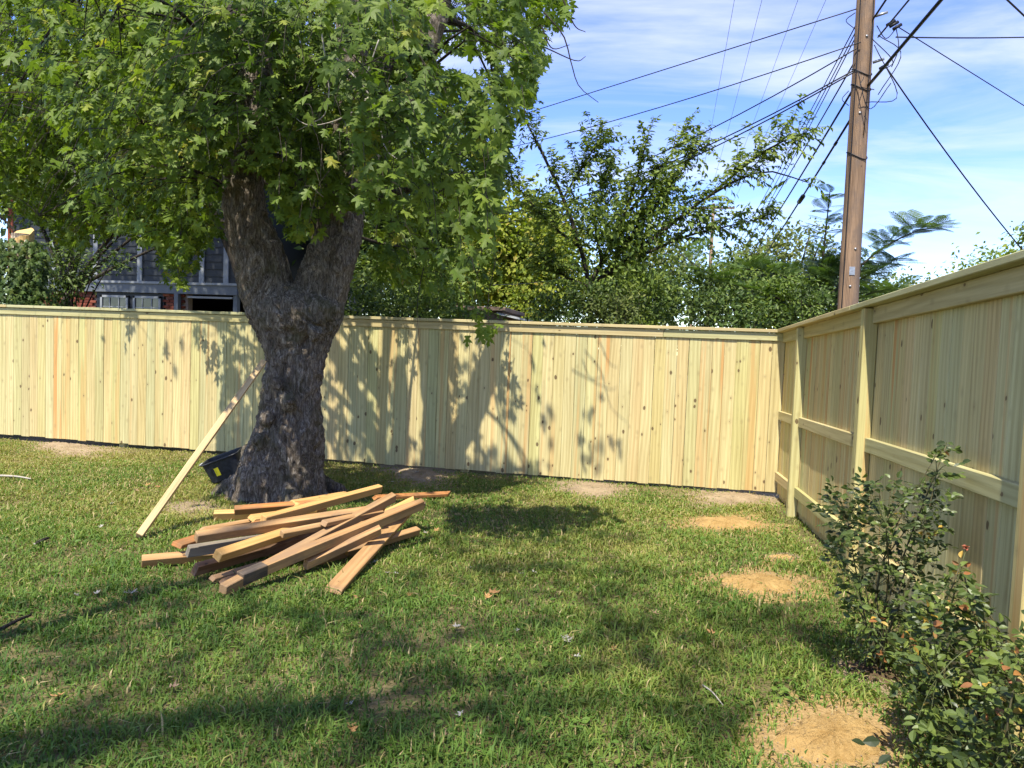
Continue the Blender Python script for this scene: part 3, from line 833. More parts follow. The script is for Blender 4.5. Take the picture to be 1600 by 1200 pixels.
# bare dead twigs in front of the crown
for pts, r in (([(498, 20), (508, 90), (514, 140), (508, 178), (488, 192), (462, 205)], 0.007), ([(520, 85), (552, 118), (578, 150), (592, 185), (602, 232), (630, 255)], 0.008), ([(578, 150), (555, 172), (520, 190), (480, 195), (450, 175)], 0.006), ([(570, 155), (620, 158), (665, 162)], 0.005), ([(408, 55), (410, 100), (405, 148)], 0.007), ([(592, 62), (570, 120), (545, 140)], 0.005)):
    P = smooth_path([at_y(a, b, 5.25+0.05*i) for i, (a, b) in enumerate(pts)], 14)
    s2 = Soup(); s2.add(*tube(P-MLOC, np.linspace(r, r*0.45, 14), 5)); obj('dead_twig', s2.mesh('dead_twig', True), M['dead_twig'], maple)
for pts in ([(850, 20), (880, 55), (893, 100), (905, 135), (935, 160)], [(846, 40), (862, 75), (890, 70)], [(880, 0), (898, 40), (915, 50)], [(825, 62), (860, 78), (900, 95), (915, 88)]):
    P = smooth_path([at_y(a, b, 6.9) for a, b in pts], 12)
    s2 = Soup(); s2.add(*tube(P-MLOC, np.linspace(0.008, 0.003, 12), 4)); obj('bare_twig', s2.mesh('bare_twig', True), M['bark'], maple)

# ------------------------------------------------------------------ the neighbouring shade tree behind the viewer
st_loc = V(-5.2, -5.2, gz(-5.2))
shade = empty('shade_tree', st_loc)
tag(shade, 'tall broad shade tree whose crown darkens the lawn in the foreground', 'tree')
pts = []
while len(pts) < 11500:
    n = 4000
    h = rng.uniform(10.0, 15.0, n); gxx = rng.uniform(-9.5, 1.4, n); gyy = rng.uniform(-4.0, 6.8, n)
    t = h/1.75
    P = np.column_stack([gxx-0.2*t, gyy-t, h])
    e = ((P[:, 0]+4.9)/6.4)**2+((P[:, 1]+5.6)/6.0)**2
    px, py, dd = project(np.column_stack([gxx, gyy, gz(gyy)]))
    infr = (dd > 0.3) & (py < 1230) & (px > -30) & (px < 1630)
    ok = ~infr
    hit = inside(SHADE[-1][0], px+rng.normal(0, 12, n), py+rng.normal(0, 8, n))
    nz_ = np.sin(gxx*2.1+1.0)*np.sin(gyy*2.6+0.5)+0.6*np.sin(gxx*4.7+gyy*3.1)+0.5*np.sin(gyy*5.9-gxx*2.2)
    ok |= hit & (rng.uniform(size=n) < np.clip(0.66-0.30*nz_, 0.10, 1.0))
    ok &= (e < 1.05)
    pts.extend(P[ok])
pts = np.array(pts); n = len(pts)
S3 = Soup(); scatter(S3, LV, [LT_], pts-st_loc, unit(V(0, 0, -0.5)+rng.normal(0, 0.7, (n, 3))), unit(V(0, -0.2, 0.9)+rng.normal(0, 0.4, (n, 3))), rng.uniform(0.09, 0.15, n), rng.uniform(0, 1, n))
obj('foliage', S3.mesh('foliage'), M['shade_leaf'], shade)['kind'] = 'stuff'
S3 = Soup(); S3.add(*tube(smooth_path([V(0, 0, -0.2), V(0.1, 0.1, 3.5), V(0.2, 0.2, 7), V(0.3, 0.2, 12)], 12), np.linspace(0.34, 0.16, 12), 12))
obj('trunk', S3.mesh('trunk', True), M['maple_bark'], shade)
for k in range(9):
    tgt = pts[rng.integers(n)]-st_loc; a = V(0.2, 0.2, 6.0+0.55*k)
    S3 = Soup(); S3.add(*tube(smooth_path([a, (a+tgt)/2+V(0, 0, 0.5), tgt], 10), np.linspace(0.11, 0.02, 10), 7)); obj('limb', S3.mesh('limb', True), M['bark'], shade)

# ------------------------------------------------------------------ lumber pile
def c1(x, y): return (180+x/2.857, 700+y/2.857)
def beam(p0, p1, w, d, mat, label, roll=0.0, notch=0, name='lumber_piece'):
    p0, p1 = np.asarray(p0), np.asarray(p1)
    L = np.linalg.norm(p1-p0)
    w, d = w*(1.12 if w < 0.06 and name == 'lumber_piece' else 0.86), d*0.68
    if name == 'lumber_piece': roll = -abs(roll) if roll else -random.uniform(0.12, 0.5)
    me = bevel_box(name, w, d, L, 0.003, warp=0.005, nz=5)
    cc = [v for v in me.vertices]
    if notch:                                         # sawn or broken end
        for v in cc:
            if v.co.z > L*0.97: v.co.z -= notch*(0.5+v.co.x/w)+random.uniform(0, 0.35)*notch
            if v.co.z < L*0.03: v.co.z += notch*0.6*(0.5-v.co.y/d)
    o = obj(name, me, M[mat])
    z = unit(p1-p0); up = V(0, 0, 1)
    side = unit(np.cross(z, up))
    x = side*math.cos(roll)+np.cross(side, z)*math.sin(roll)
    frame(o, p0, z, x)
    return tag(o, label, 'lumber', 'salvaged beams heaped by the maple')
LUM = [
 # crop start, height, crop end, height, width, thickness, material, roll, notch, label
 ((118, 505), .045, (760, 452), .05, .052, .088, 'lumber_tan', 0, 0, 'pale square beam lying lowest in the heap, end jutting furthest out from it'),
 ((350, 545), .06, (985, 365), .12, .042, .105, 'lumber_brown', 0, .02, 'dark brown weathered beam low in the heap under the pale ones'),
 ((318, 462), .13, (720, 402), .14, .042, .10, 'lumber_grey', 0, .02, 'grey weathered short plank poking out of the heap'),
 ((270, 435), .13, (640, 322), .15, .095, .040, 'lumber_orange', 0, .02, 'rusty orange-brown plank sticking out under the long tan beam'),
 ((425, 585), .02, (760, 488), .04, .04, .03, 'lumber_tan', 0, .03, 'thin split batten lying on grass in front of the dark beam'),
 ((905, 500), .04, (1350, 368), .05, .05, .075, 'lumber_tan', 0, 0, 'short pale beam end showing below the crossed beams, resting on grass'),
 ((845, 522), .05, (1190, 362), .20, .045, .085, 'lumber_tan', 0, .02, 'stubby pale beam with a notched end under the knotty beam'),
 ((532, 278), .14, (905, 252), .16, .05, .085, 'lumber_orange', 0, 0, 'reddish brown beam lying nearest the tree trunk'),
 ((442, 300), .06, (705, 292), .07, .05, .10, 'lumber_gold', 0, 0, 'short pale cut end beside the tree roots under the reddish beam'),
 ((790, 248), .18, (1045, 205), .16, .10, .03, 'lumber_gold', .3, .05, 'splintered yellow plank by the tree roots'),
 ((1150, 222), .05, (1505, 203), .05, .085, .045, 'lumber_orange', .2, .06, 'jagged reddish split log piece lying beyond the heap'),
 ((600, 315), .20, (955, 268), .22, .13, .035, 'lumber_gold', .1, .04, 'wide yellow board lying in the middle of the heap'),
 ((660, 322), .26, (1182, 180), .29, .048, .088, 'lumber_gold', 0, 0, 'clean golden beam raised on the heap, square end up towards the fence'),
 ((360, 398), .235, (1195, 272), .26, .050, .090, 'lumber_tan', 0, 0, 'long straight tan beam lying across the top of the heap'),
 ((455, 482), .17, (900, 335), .20, .055, .088, 'lumber_gold', 0, 0, 'bright yellow beam with a broken square end facing the lawn'),
 ((742, 384), .23, (985, 338), .24, .04, .06, 'lumber_tan', 0, 0, 'short rough offcut lying between the long beams'),
 ((925, 338), .27, (1200, 283), .26, .05, .045, 'lumber_tan', .2, .03, 'short split offcut wedged under the diagonal beam'),
 ((1060, 352), .17, (1385, 238), .24, .12, .040, 'lumber_tan', .1, .05, 'wide tan board with a splintered edge at the upper end'),
 ((475, 638), .035, (1248, 217), .345, .052, .092, 'lumber_tan', 0, .02, 'diagonal tan beam topmost where beams cross, foot on the grass'),
 ((560, 582), .075, (1380, 245), .30, .056, .098, 'lumber_tan', .15, .03, 'long knotty beam with a blackened grey lower end'),
 ((972, 638), .03, (1318, 262), .16, .115, .045, 'lumber_tan', .25, .03, 'flat plank propped from the grass up to the crossed beams'),
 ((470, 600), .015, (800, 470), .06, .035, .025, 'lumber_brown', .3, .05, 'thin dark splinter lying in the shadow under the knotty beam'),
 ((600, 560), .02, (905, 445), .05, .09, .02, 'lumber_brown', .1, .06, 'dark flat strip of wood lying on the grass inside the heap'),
 ((590, 345), .17, (760, 318), .20, .07, .025, 'lumber_orange', .2, .06, 'rusty split shard between the long tan beam and the wide yellow board'),
 ((840, 262), .19, (1010, 238), .20, .05, .05, 'lumber_brown', .1, .04, 'short dark block with a broken end behind the golden beam'),
 ((1180, 300), .20, (1345, 222), .26, .07, .025, 'lumber_gold', .3, .07, 'split sliver sticking up at the end of the wide tan board'),
 ((380, 365), .16, (650, 318), .17, .06, .025, 'lumber_tan', .2, .05, 'loose slat slipping out behind the long tan beam'),
 ((1036, 482), .01, (1030, 440), .12, .018, .03, 'lumber_gold', 0, .01, 'small splinter stub standing under the heap'),
]
for a, ha, b, hb, w, d, mt, rl, nt, lb in LUM:
    pa = on_ground(*c1(*a), ha); pb = on_ground(*c1(*b), hb)
    bo = beam(pa, pb, w, d, mt, lb, rl, nt)
    if 'blackened' in lb:
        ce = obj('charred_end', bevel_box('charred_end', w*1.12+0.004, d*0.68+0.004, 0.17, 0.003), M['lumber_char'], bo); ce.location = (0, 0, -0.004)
# the beam leaning on the trunk
pb = on_ground(217, 838, 0.02); pt = at_y(410, 568, TY-0.50)
lb_o = beam(pb, pb+(pt-pb)*1.01, 0.088, 0.072, 'lumber_pale', 'long pale beam leaning from the grass against the maple trunk', 0.9, 0, 'leaning_lumber')
lb_o['group'] = ''
del lb_o['group']

# ------------------------------------------------------------------ black plastic tub by the trunk
M['black_plastic'] = plain('black_plastic', (0.020, 0.023, 0.030), 0.45, 0.4, nscale=25, namp=0.5)
M['worn_plastic'] = plain('worn_plastic', (0.30, 0.30, 0.30), 0.7, nscale=40)
M['yellow'] = plain('yellow_sticker', (0.75, 0.66, 0.03), 0.5)
tb_loc = on_ground(336, 760)+V(-0.02, 0.22, 0.0)
tub = empty('plastic_tub', tb_loc)
tag(tub, 'black plastic tub with a yellow sticker tipped against the maple trunk', 'tub')
def tub_mesh():
    bm = bmesh.new()
    rings = []
    prof = [(1.0, 0.30), (0.985, 0.285), (0.93, 0.15), (0.87, 0.02), (0.80, 0.0), (0.78, 0.012), (0.85, 0.03), (0.91, 0.15), (0.965, 0.29), (0.975, 0.30)]
    for s, z in prof:
        r = []
        for k in range(32):
            a = 2*math.pi*k/32; c, sn = math.cos(a), math.sin(a)
            x = 0.25*s*math.copysign(abs(c)**0.35, c); y = 0.19*s*math.copysign(abs(sn)**0.35, sn)
            r.append(bm.verts.new((x, y, z)))
        rings.append(r)
    for a, b in zip(rings, rings[1:]+rings[:1]):
        if a is rings[4] and b is rings[5]: continue
        for k in range(32):
            bm.faces.new((a[k], a[(k+1) % 32], b[(k+1) % 32], b[k]))
    bm.faces.new(rings[4][::-1]); bm.faces.new(rings[5])
    bmesh.ops.recalc_face_normals(bm, faces=bm.faces)
    me = bpy.data.meshes.new('tub'); bm.to_mesh(me); bm.free()
    for p in me.polygons: p.use_smooth = False
    return me
tubrot = Matrix.Scale(0.78, 4) @ Matrix.Rotation(math.radians(-20), 4, 'Y') @ Matrix.Rotation(math.radians(12), 4, 'X') @ Matrix.Rotation(math.radians(14), 4, 'Z')
tb = obj('tub_body', tub_mesh(), M['black_plastic'], tub); TBM = Matrix.Translation((0.06, 0, 0.07)) @ tubrot; tb.matrix_local = TBM
rim = Soup()
rp_ = []
for k in range(33):
    a = 2*math.pi*k/32; c, sn = math.cos(a), math.sin(a)
    rp_.append((0.257*math.copysign(abs(c)**0.35, c), 0.197*math.copysign(abs(sn)**0.35, sn), 0.298))
rim.add(*tube(rp_, 0.011, 6, False))
ro = obj('rim', rim.mesh('rim', True), M['black_plastic'], tub); ro.matrix_local = TBM
ho = obj('handle', bevel_box('handle', 0.05, 0.10, 0.018, 0.006), M['worn_plastic'], tub); ho.matrix_local = TBM @ Matrix.Translation((-0.285, 0, 0.285))
so = obj('sticker', bevel_box('sticker', 0.060, 0.002, 0.115, 0), M['yellow'], tub); so.matrix_local = TBM @ Matrix.Translation((-0.07, -0.178, 0.095)) @ Matrix.Rotation(math.radians(5), 4, 'X')

# ------------------------------------------------------------------ rose bushes
half_r = [(0.16, 0.12), (0.30, 0.38), (0.27, 0.65), (0.12, 0.88)]
ro_ = np.array([(0, 0)]+half_r+[(0, 1.0)]+[(-a, b) for a, b in half_r[::-1]])
RV = np.vstack([[0, 0.5, 0.0], np.column_stack([ro_, np.zeros(len(ro_))])]); RV[:, 2] = 0.45*np.abs(RV[:, 0])-0.25*(RV[:, 1]-0.3)**2; RV[0, 2] = -0.02
RF = np.stack([np.zeros(len(ro_), int), 1+np.arange(len(ro_)), 1+(np.arange(len(ro_))+1) % len(ro_)], 1)
def rose(base, poly, depth, n, label, canes, xmax, size=(0.024, 0.042), seed=0, tintmu=0.45, extra=()):
    r = np.random.default_rng(seed)
    base = np.asarray(base)
    t = empty('rose_bush', base); tag(t, label, 'rose bush', 'rose bushes along the fence')
    xs = [p[0] for p in poly]; ys = [p[1] for p in poly]
    tips = []
    while len(tips) < n//5:
        px, py = r.uniform(min(xs), max(xs)), r.uniform(min(ys), max(ys))
        if not inside(poly, np.array([px]), np.array([py]))[0]: continue
        dd = ray(px, py); P = EYE+dd*(depth+r.normal(0, 0.13))
        if P[0] > xmax or P[2] < gz(P[1])+0.04: continue
        tips.append(P)
    tips = np.array(tips)
    cs = []
    for k in range(canes):
        tip = tips[r.integers(len(tips))] if k > 2 else tips[np.argsort(-tips[:, 2])[k*3]]
        b = base+V(r.normal(0, 0.03), r.normal(0, 0.03), -0.01)
        mid = b+(tip-b)*0.5+V(r.normal(0, 0.05), r.normal(0, 0.05), 0.05)
        pth = smooth_path([b, mid, tip], 12); cs.append(pth)
        s = Soup(); s.add(*tube(pth-base, np.linspace(0.0052, 0.002, 12), 6))
        obj('cane', s.mesh('cane', True), M['cane'], t)
    allc = np.concatenate(cs)
    tw = Soup(); P_, T_, N_, S_, C_ = [], [], [], [], []
    for tp in tips:
        k = (np.linalg.norm(allc-tp, axis=1)+0.6*np.maximum(allc[:, 2]-tp[2], 0)).argmin(); a = allc[k]
        d0 = unit(tp-a+r.normal(0, 0.05, 3))
        tw.add(*tube(smooth_path([a, (a+tp)/2+V(0, 0, 0.02), tp], 4)-base, [0.002, 0.0017, 0.0013, 0.001], 3, False))
        sd = unit(np.cross(d0, V(0, 0, 1))+1e-4); L = r.uniform(0.06, 0.09)
        tc_ = np.clip(r.normal(tintmu, 0.22), 0, 0.93) if r.uniform() > 0.025 else r.uniform(0.93, 1.0)
        nn = unit(V(-0.15, -0.35, 0.75)+r.normal(0, 0.5, 3))
        for q in range(5):
            along = L*(0.25, 0.25, 0.65, 0.65, 1.0)[q]; sg = (1, -1, 1, -1, 0)[q]
            P_.append(tp+d0*(along-L*0.5)+sd*sg*0.006); T_.append(unit(d0*(0.45 if sg else 1)+sd*sg+r.normal(0, 0.2, 3)))
            N_.append(unit(nn+r.normal(0, 0.3, 3))); S_.append(r.uniform(*size)); C_.append(np.clip(tc_+r.normal(0, 0.08), 0, 1))
    for (px, py, dz, sz) in extra:
        P_.append(EYE+ray(px, py)*dz); T_.append(unit(V(-1, -0.3, -0.1)+r.normal(0, .3, 3))); N_.append(unit(V(0, -0.4, 0.9)+r.normal(0, .2, 3))); S_.append(sz); C_.append(0.05)
    P_, T_, N_, S_, C_ = map(np.array, (P_, T_, N_, S_, C_))
    dist = np.linalg.norm(P_-EYE, axis=1); od = np.argsort(-(S_/dist))[:300]
    mk = np.ones(len(P_), bool); mk[od] = False
    s = Soup(); scatter(s, RV, [RF], P_[mk]-base, T_[mk], N_[mk], S_[mk], C_[mk])
    obj('foliage', s.mesh('foliage'), M['rose_leaf'], t)['kind'] = 'stuff'
    obj('twigs', tw.mesh('twigs'), M['stem'], t)['kind'] = 'stuff'
    Bq = basis(T_[od], N_[od])
    for j, i in enumerate(od):
        o = obj('leaf', rvar[int(np.clip(C_[i]*12, 0, 11))], None, t)
        m4 = Matrix(Bq[j].tolist()).to_4x4(); m4.translation = Vector(P_[i]-base); o.matrix_local = m4 @ Matrix.Scale(float(S_[i]), 4)
    return t
rvar = []
for k in range(12):
    v = RV.copy(); v[:, 2] *= 0.5+0.12*(k % 5)
    me = npmesh('leaf', v, [RF], np.full(len(v), (k+0.5)/12)); me.materials.append(M['rose_leaf']); rvar.append(me)
b1 = on_ground(1376, 1046); b2 = on_ground(1532, 1182); b3 = V(1.16, 2.42, gz(2.42))
r1 = rose(b1, [(1275, 790), (1300, 765), (1345, 748), (1400, 748), (1440, 768), (1455, 745), (1456, 700), (1478, 690), (1500, 730), (1500, 800), (1480, 850), (1458, 905), (1440, 960), (1422, 1005), (1392, 1036), (1345, 1030), (1335, 970), (1312, 930), (1292, 880), (1290, 830)], 3.40, 1650, 'upright rose bush with one tall cane growing from dark mulch', 11, 1.40, seed=1, tintmu=0.40)
r2 = rose(b2, [(1398, 1050), (1418, 960), (1465, 900), (1500, 878), (1530, 925), (1565, 985), (1600, 1010), (1610, 1200), (1425, 1200), (1430, 1130)], 2.70, 1550, 'sprawling rose bush with one faded red bloom beside the sand patch', 9, 1.38, seed=2, tintmu=0.5, extra=((1375, 1158, 2.52, 0.06), (1392, 1180, 2.48, 0.055), (1352, 1163, 2.55, 0.05)))
r3 = rose(b3, [(1560, 1010), (1640, 960), (1720, 1000), (1740, 1300), (1470, 1300), (1490, 1150), (1530, 1100)], 2.22, 950, 'low rose bush with orange tinged leaves at the end of the row', 8, 1.36, seed=3, tintmu=0.55)
def bloom(parent, px, py, dz, size, mat, tintv, base):
    c = EYE+ray(px, py)*dz; r = np.random.default_rng(int(px)); s = Soup(); n = 14
    a = r.uniform(0, 6.28, n); tip = np.stack([np.cos(a), np.sin(a)*0.8, r.uniform(-0.3, 0.8, n)], 1)
    scatter(s, RV, [RF], np.repeat((c-base)[None], n, 0), unit(tip), unit(np.column_stack([-np.cos(a)*0.5, -np.sin(a)*0.5, np.ones(n)])), r.uniform(size*0.6, size, n), np.clip(tintv+r.normal(0, .2, n), 0, 1))
    obj('bloom', s.mesh('bloom'), M[mat], parent)
    s = Soup(); e = c-base
    s.add(*tube(smooth_path([e, e+V(-0.03, -0.02, -0.12), e+V(-0.05, 0.0, -0.30)], 6), [0.002, 0.0022, 0.0025, 0.003, 0.003, 0.003], 5)); obj('stem', s.mesh('stem', True), M['stem'], parent)
bloom(r2, 1510, 856, 2.72, 0.022, 'petal', 0.4, b2)
bloom(r3, 1592, 1045, 2.2, 0.024, 'rose_leaf', 1.0, b3)

# ------------------------------------------------------------------ utility pole
M['pole_wood'] = wood('pole_wood', (0.10, 0.062, 0.038), (0.34, 0.225, 0.140), (0.05, 0.03, 0.02), [(1, 1, 1), (1, 1, 1)], grain=2.4, knots=0.05, rough=0.9, weather=(0.135, 0.10, 0.078))
M['cable'] = plain('black_cable', (0.012, 0.012, 0.014), 0.5)
M['grey_wire'] = plain('grey_wire', (0.10, 0.105, 0.115), 0.5)
M['steel'] = plain('galvanised_steel', (0.35, 0.36, 0.37), 0.45, metallic=0.8, nscale=30)
PY = 10.6
p_lo, p_hi = at_y(1325, 470, PY), at_y(1353, 0, PY)
axis_v = unit(p_hi-p_lo); pb0 = p_lo-axis_v*((p_lo[2]-gz(PY))/axis_v[2]+0.3)
pole = empty('utility_pole', (pb0[0], pb0[1], gz(PY)))
tag(pole, 'weathered brown wooden utility pole behind the corner of the fence', 'utility pole')
PL = 11.2
def pole_pt(z): return pb0+axis_v*((z-pb0[2])/axis_v[2])
bm = bmesh.new(); rings = []
for i in range(40):
    z = i/39*PL; rr = 0.142-0.0040*z; ring = []
    for k in range(22):
        a = 2*math.pi*k/22
        g = 1-0.05*math.exp(-((a-3.6)/0.12)**2)+0.012*mnoise.noise(Vector((math.cos(a)*4, math.sin(a)*4, z*0.35)))
        ring.append(bm.verts.new((rr*g*math.cos(a), rr*g*math.sin(a), z)))
    rings.append(ring)
for a, b in zip(rings, rings[1:]):
    for k in range(22): bm.faces.new((a[k], a[(k+1) % 22], b[(k+1) % 22], b[k]))
bm.faces.new(rings[-1]); bm.faces.new(rings[0][::-1])
for f in bm.faces: f.smooth = True
me = bpy.data.meshes.new('pole_shaft'); bm.to_mesh(me); bm.free()
sh = obj('pole_shaft', me, M['pole_wood']); frame(sh, pb0, axis_v, (1, 0, 0)); put(sh, pole)
PB = np.array(pole.location)
def pole_part(name, pts, r, mat, sides=6):
    s = Soup(); s.add(*tube(np.asarray(pts)-PB, r, sides)); return obj(name, s.mesh(name, True), M[mat], pole)
def pole_front(z, ang, off=0.012):
    c = pole_pt(z); rr = 0.142-0.0040*(z-pb0[2])+off
    return c+V(math.cos(ang)*rr, math.sin(ang)*rr, 0)
pole_part('ground_wire', [pole_front(z, -2.35) for z in np.linspace(0.3, 10.2, 20)], 0.008, 'cable')
pole_part('ground_wire', [pole_front(z, -1.2+0.25*math.sin(z*1.3)) for z in np.linspace(4.6, 8.2, 14)], 0.006, 'cable')
for z in (4.35, 5.25, 5.45, 6.55):
    pole_part('band', [pole_front(z+0.06*math.sin(a*1.5), a, 0.006) for a in np.linspace(-3.2, 0.4, 14)], 0.008, 'cable')
zc = 10.75
cc_ = pole_pt(zc)
ca = obj('crossarm', bevel_box('crossarm', 0.10, 0.09, 2.5, 0.006), M['pole_wood']); frame(ca, cc_+V(-1.25, -0.22, 0), (1, 0, 0), (0, 0, 1)); put(ca, pole)
ins = []
for xo in (-1.15, -0.45, 0.45, 1.15):
    p = cc_+V(xo, -0.22, 0.05); pole_part('insulator', [p, p+V(0, 0, 0.07), p+V(0, 0, 0.16)], [0.03, 0.055, 0.03], 'steel', 10); ins.append(p+V(0, 0, 0.18))
for z, dx in ((6.55, 0.18), (6.15, 0.2), (5.55, 0.19)):
    p = pole_pt(z); pole_part('bracket', [p+V(0.10, -0.12, 0), p+V(dx+0.04, -0.16, 0.03)], 0.018, 'steel')
for (a, b, c_) in (((1372, 55), (1408, 85), (1372, 148)), ((1366, 70), (1402, 150), (1352, 160)), ((1362, 60), (1395, 95), (1378, 110)), ((1336, 20), (1322, 32), (1334, 44)), ((1326, 142), (1316, 155), (1326, 165)), ((1340, 110), (1358, 170), (1392, 130)), ((1370, 40), (1384, 60), (1400, 45)), ((1400, 42), (1404, 75), (1393, 105)), ((1350, 120), (1345, 135), (1366, 140))):
    P = smooth_path([at_y(*a, PY-0.2), at_y(*b, PY-0.25), at_y(*c_, PY-0.2)], 12); pole_part('drip_loop', P, 0.006, 'cable', 4)
for (a, b) in ((1397, 38), (1402, 42), (1381, 104), (1392, 36)):
    p = at_y(a, b, PY-0.25); pole_part('clamp', [p+V(-0.05, 0, -0.03), p+V(0.05, 0, 0.03)], 0.022, 'cable', 5)

for z, a in ((2.6, -1.7), (3.1, -1.4), (4.9, -1.75), (5.9, -1.5), (6.4, -1.9)):
    p = pole_front(z, a, -0.004); d_ = V(math.cos(a), math.sin(a), 0); pole_part('bolt', [p, p+d_*0.014], 0.016, 'steel', 6)
tgp = pole_front(2.75, -1.6, 0.004)
tgo = obj('tag_plate', bevel_box('tag_plate', 0.07, 0.004, 0.11, 0), M['steel'], pole); tgo.location = Vector(tgp-PB)
# far pole up the line and a second distant one
def far_pole(px, top, y, r, label, arm=True):
    t = at_y(px, top, y); b = V(t[0], t[1], gz(y)); H_ = t[2]-b[2]
    e = empty('utility_pole', b); tag(e, label, 'utility pole')
    s = Soup(); s.add(*tube([V(0, 0, -0.2), V(0, 0, H_/2), V(0, 0, H_)], [r, r*0.88, r*0.75], 10)); obj('pole_shaft', s.mesh('pole_shaft', True), M['pole_wood'], e)
    if arm:
        o = obj('crossarm', bevel_box('crossarm', 0.10, 0.09, 2.4, 0.006), M['pole_wood'], e); frame(o, (-1.2, -r-0.05, H_-0.3), (1, 0, 0), (0, 0, 1))
    return t
fp = far_pole(1115, 318, 45, 0.13, 'distant pale utility pole rising among the treetops')
far_pole(1081, 482, 62, 0.14, 'short distant post seen in the gap under the trees', False)

# cables: (start, end, radius, material, sag, label, group)
def cable(pts, r, mat, label, name='utility_cable', n=16, sag=0.0, group='overhead cables on the utility pole'):
    P = smooth_path(pts, n)
    t = np.linspace(0, 1, n); P[:, 2] -= sag*4*t*(1-t)
    base = P[0].copy(); e = empty(name, base)
    tag(e, label, 'cable', group)
    s = Soup(); s.add(*tube(P-base, r, 5)); obj('strand', s.mesh('strand', True), M[mat], e)
    return e, base, P
# high lines to the far pole and onwards
nxt = lambda P, Q, k: P+(P-Q)*k
for i, p in enumerate(ins):
    f = fp+V((-1.0, -0.4, 0.4, 1.0)[i], 0, -0.15)
    cable([nxt(p, f, 0.8), p], 0.006, 'grey_wire', 'thin high power line running from the crossarm over the yard', n=8)
    cable([p, f], 0.006, 'grey_wire', 'thin high power line running between both utility poles', sag=0.35)
# the bundle of black cables along the street
spec_b = [((1338, 38), (1119, 432), 0.008), ((1338, 48), (1124, 436), 0.008), ((1337, 58), (1129, 440), 0.008), ((1338, 92), (1120, 448), 0.011), ((1334, 138), (1128, 458), 0.016), ((1328, 188), (1140, 470), 0.017)]
for i, (a, b, r) in enumerate(spec_b):
    A, B = at_y(*a, PY+0.1), at_y(*b, 44.5)
    e, base, P = cable([A, B], r, 'cable', 'thick black cable with a splice case running to the distant pole' if i == 5 else ('thin black cable in a close set of three running to the distant pole' if i < 3 else 'single medium black cable below the close set of three' if i == 3 else 'heavy plain black cable above the one with a splice case'), sag=0.25, group='black cables along the street' if i < 3 else None)
    if i == 5:
        q = A+(B-A)*0.135-V(0, 0, 0.12); dr = unit(B-A)
        s = Soup(); s.add(*tube([q-dr*0.30-base, q-dr*0.27-base, q+dr*0.27-base, q+dr*0.30-base], [0.02, 0.045, 0.045, 0.02], 8)); obj('splice_case', s.mesh('splice_case', True), M['cable'], e)
        for k in (0.03, 0.06, 0.19, 0.23):
            q = A+(B-A)*k-V(0, 0, 0.25*4*k*(1-k)); s = Soup(); s.add(*tube([q-dr*0.05-base, q+dr*0.05-base], 0.026, 6)); obj('cable_clamp', s.mesh('cable_clamp', True), M['cable'], e)
for (a, b, r, lb) in (((1357, 133), (1470, 0), 0.022, 'thickest black cable rising steeply from the pole over the fence'), ((1372, 58), (1420, 0), 0.012, 'twisted black cable rising from the clamps on the pole'), ((1364, 30), (1384, 0), 0.014, 'black cable rising close against the pole top')):
    A = at_y(*a, PY-0.1); d2 = ray(*b); B = EYE+d2*(2.72/d2[0]); B2 = A+(B-A)*3.4
    cable([A, B, B2], r, 'cable', lb, n=10, group=None)
for (a, b, yb, r, lb, sag) in (
    ((1338, 14), (660, 228), 17.0, 0.008, 'uppermost service wire crossing the sky from the pole to the maple', 0.0),
    ((1345, 66), (690, 252), 17.0, 0.008, 'second service wire crossing the sky below the uppermost one', 0.15),
    ((1338, 76), (760, 330), 17.5, 0.009, 'sagging service wire running into the treetops behind the fence', 0.35),
    ((1334, 110), (770, 336), 17.5, 0.010, 'upper one of two close service wires descending into the treetops', 0.35),
    ((1334, 113), (770, 350), 17.5, 0.010, 'lower one of two close service wires descending into the treetops', 0.35),
    ((1400, 58), (1800, 48), 14.0, 0.010, 'level service wire running from the clamps away from the trees', 0.05),
    ((1400, 40), (1800, 290), 15.0, 0.007, 'thin service wire sloping down past the clouds from the clamps', 0.0),
    ((1384, 104), (1760, 560), 15.0, 0.010, 'sagging dark service wire dropping from the pole behind the fence', 0.25)):
    cable([at_y(*a, PY-0.15), at_y(*b, yb)], r, 'cable', lb, sag=sag, group=None)
cable([at_y(1500, -70, 9.0), at_y(1760, 175, 13.0)], 0.012, 'cable', 'short dark wire crossing the corner of the sky over the fence', group=None)
cable([at_y(770, 445, 15.5), at_y(960, 415, 14.5)], 0.006, 'grey_wire', 'pale low wire strung across the yellow-green tree', group=None, sag=0.1)

# ------------------------------------------------------------------ neighbouring house
YH = 17.5
HZ = lambda py, px=200: at_y(px, py, YH)[2]
HX = lambda px, py=455: at_y(px, py, YH)[0]
def panelmat(name, col, rough=0.55): return plain(name, col, rough, 0.3, nscale=14, namp=0.12)
M['siding'] = panelmat('grey_siding', (0.026, 0.030, 0.034))
M['white_trim'] = panelmat('white_trim', (0.24, 0.255, 0.26))
M['grey_trim'] = panelmat('grey_trim', (0.11, 0.125, 0.14))
M['mortar'] = panelmat('mortar', (0.24, 0.19, 0.16), 0.9)
m = NT('brick'); co, rnd, raw = obj_coords(m)
bc = m.ramp(rnd, [(0.0, (0.11, 0.032, 0.022)), (0.4, (0.19, 0.055, 0.034)), (0.75, (0.25, 0.085, 0.052)), (1.0, (0.14, 0.06, 0.045))])
M['brick'] = m.done(m.bsdf(m.mix(1.0, bc, m.ramp(m.noise(co, 30, 4), [(0.3, 0.75), (0.7, 1.2)]), 'MULTIPLY'), 0.9, None, 0.1))
M['glass'] = plain('window_glass', (0.03, 0.035, 0.04), 0.06, 0.6)
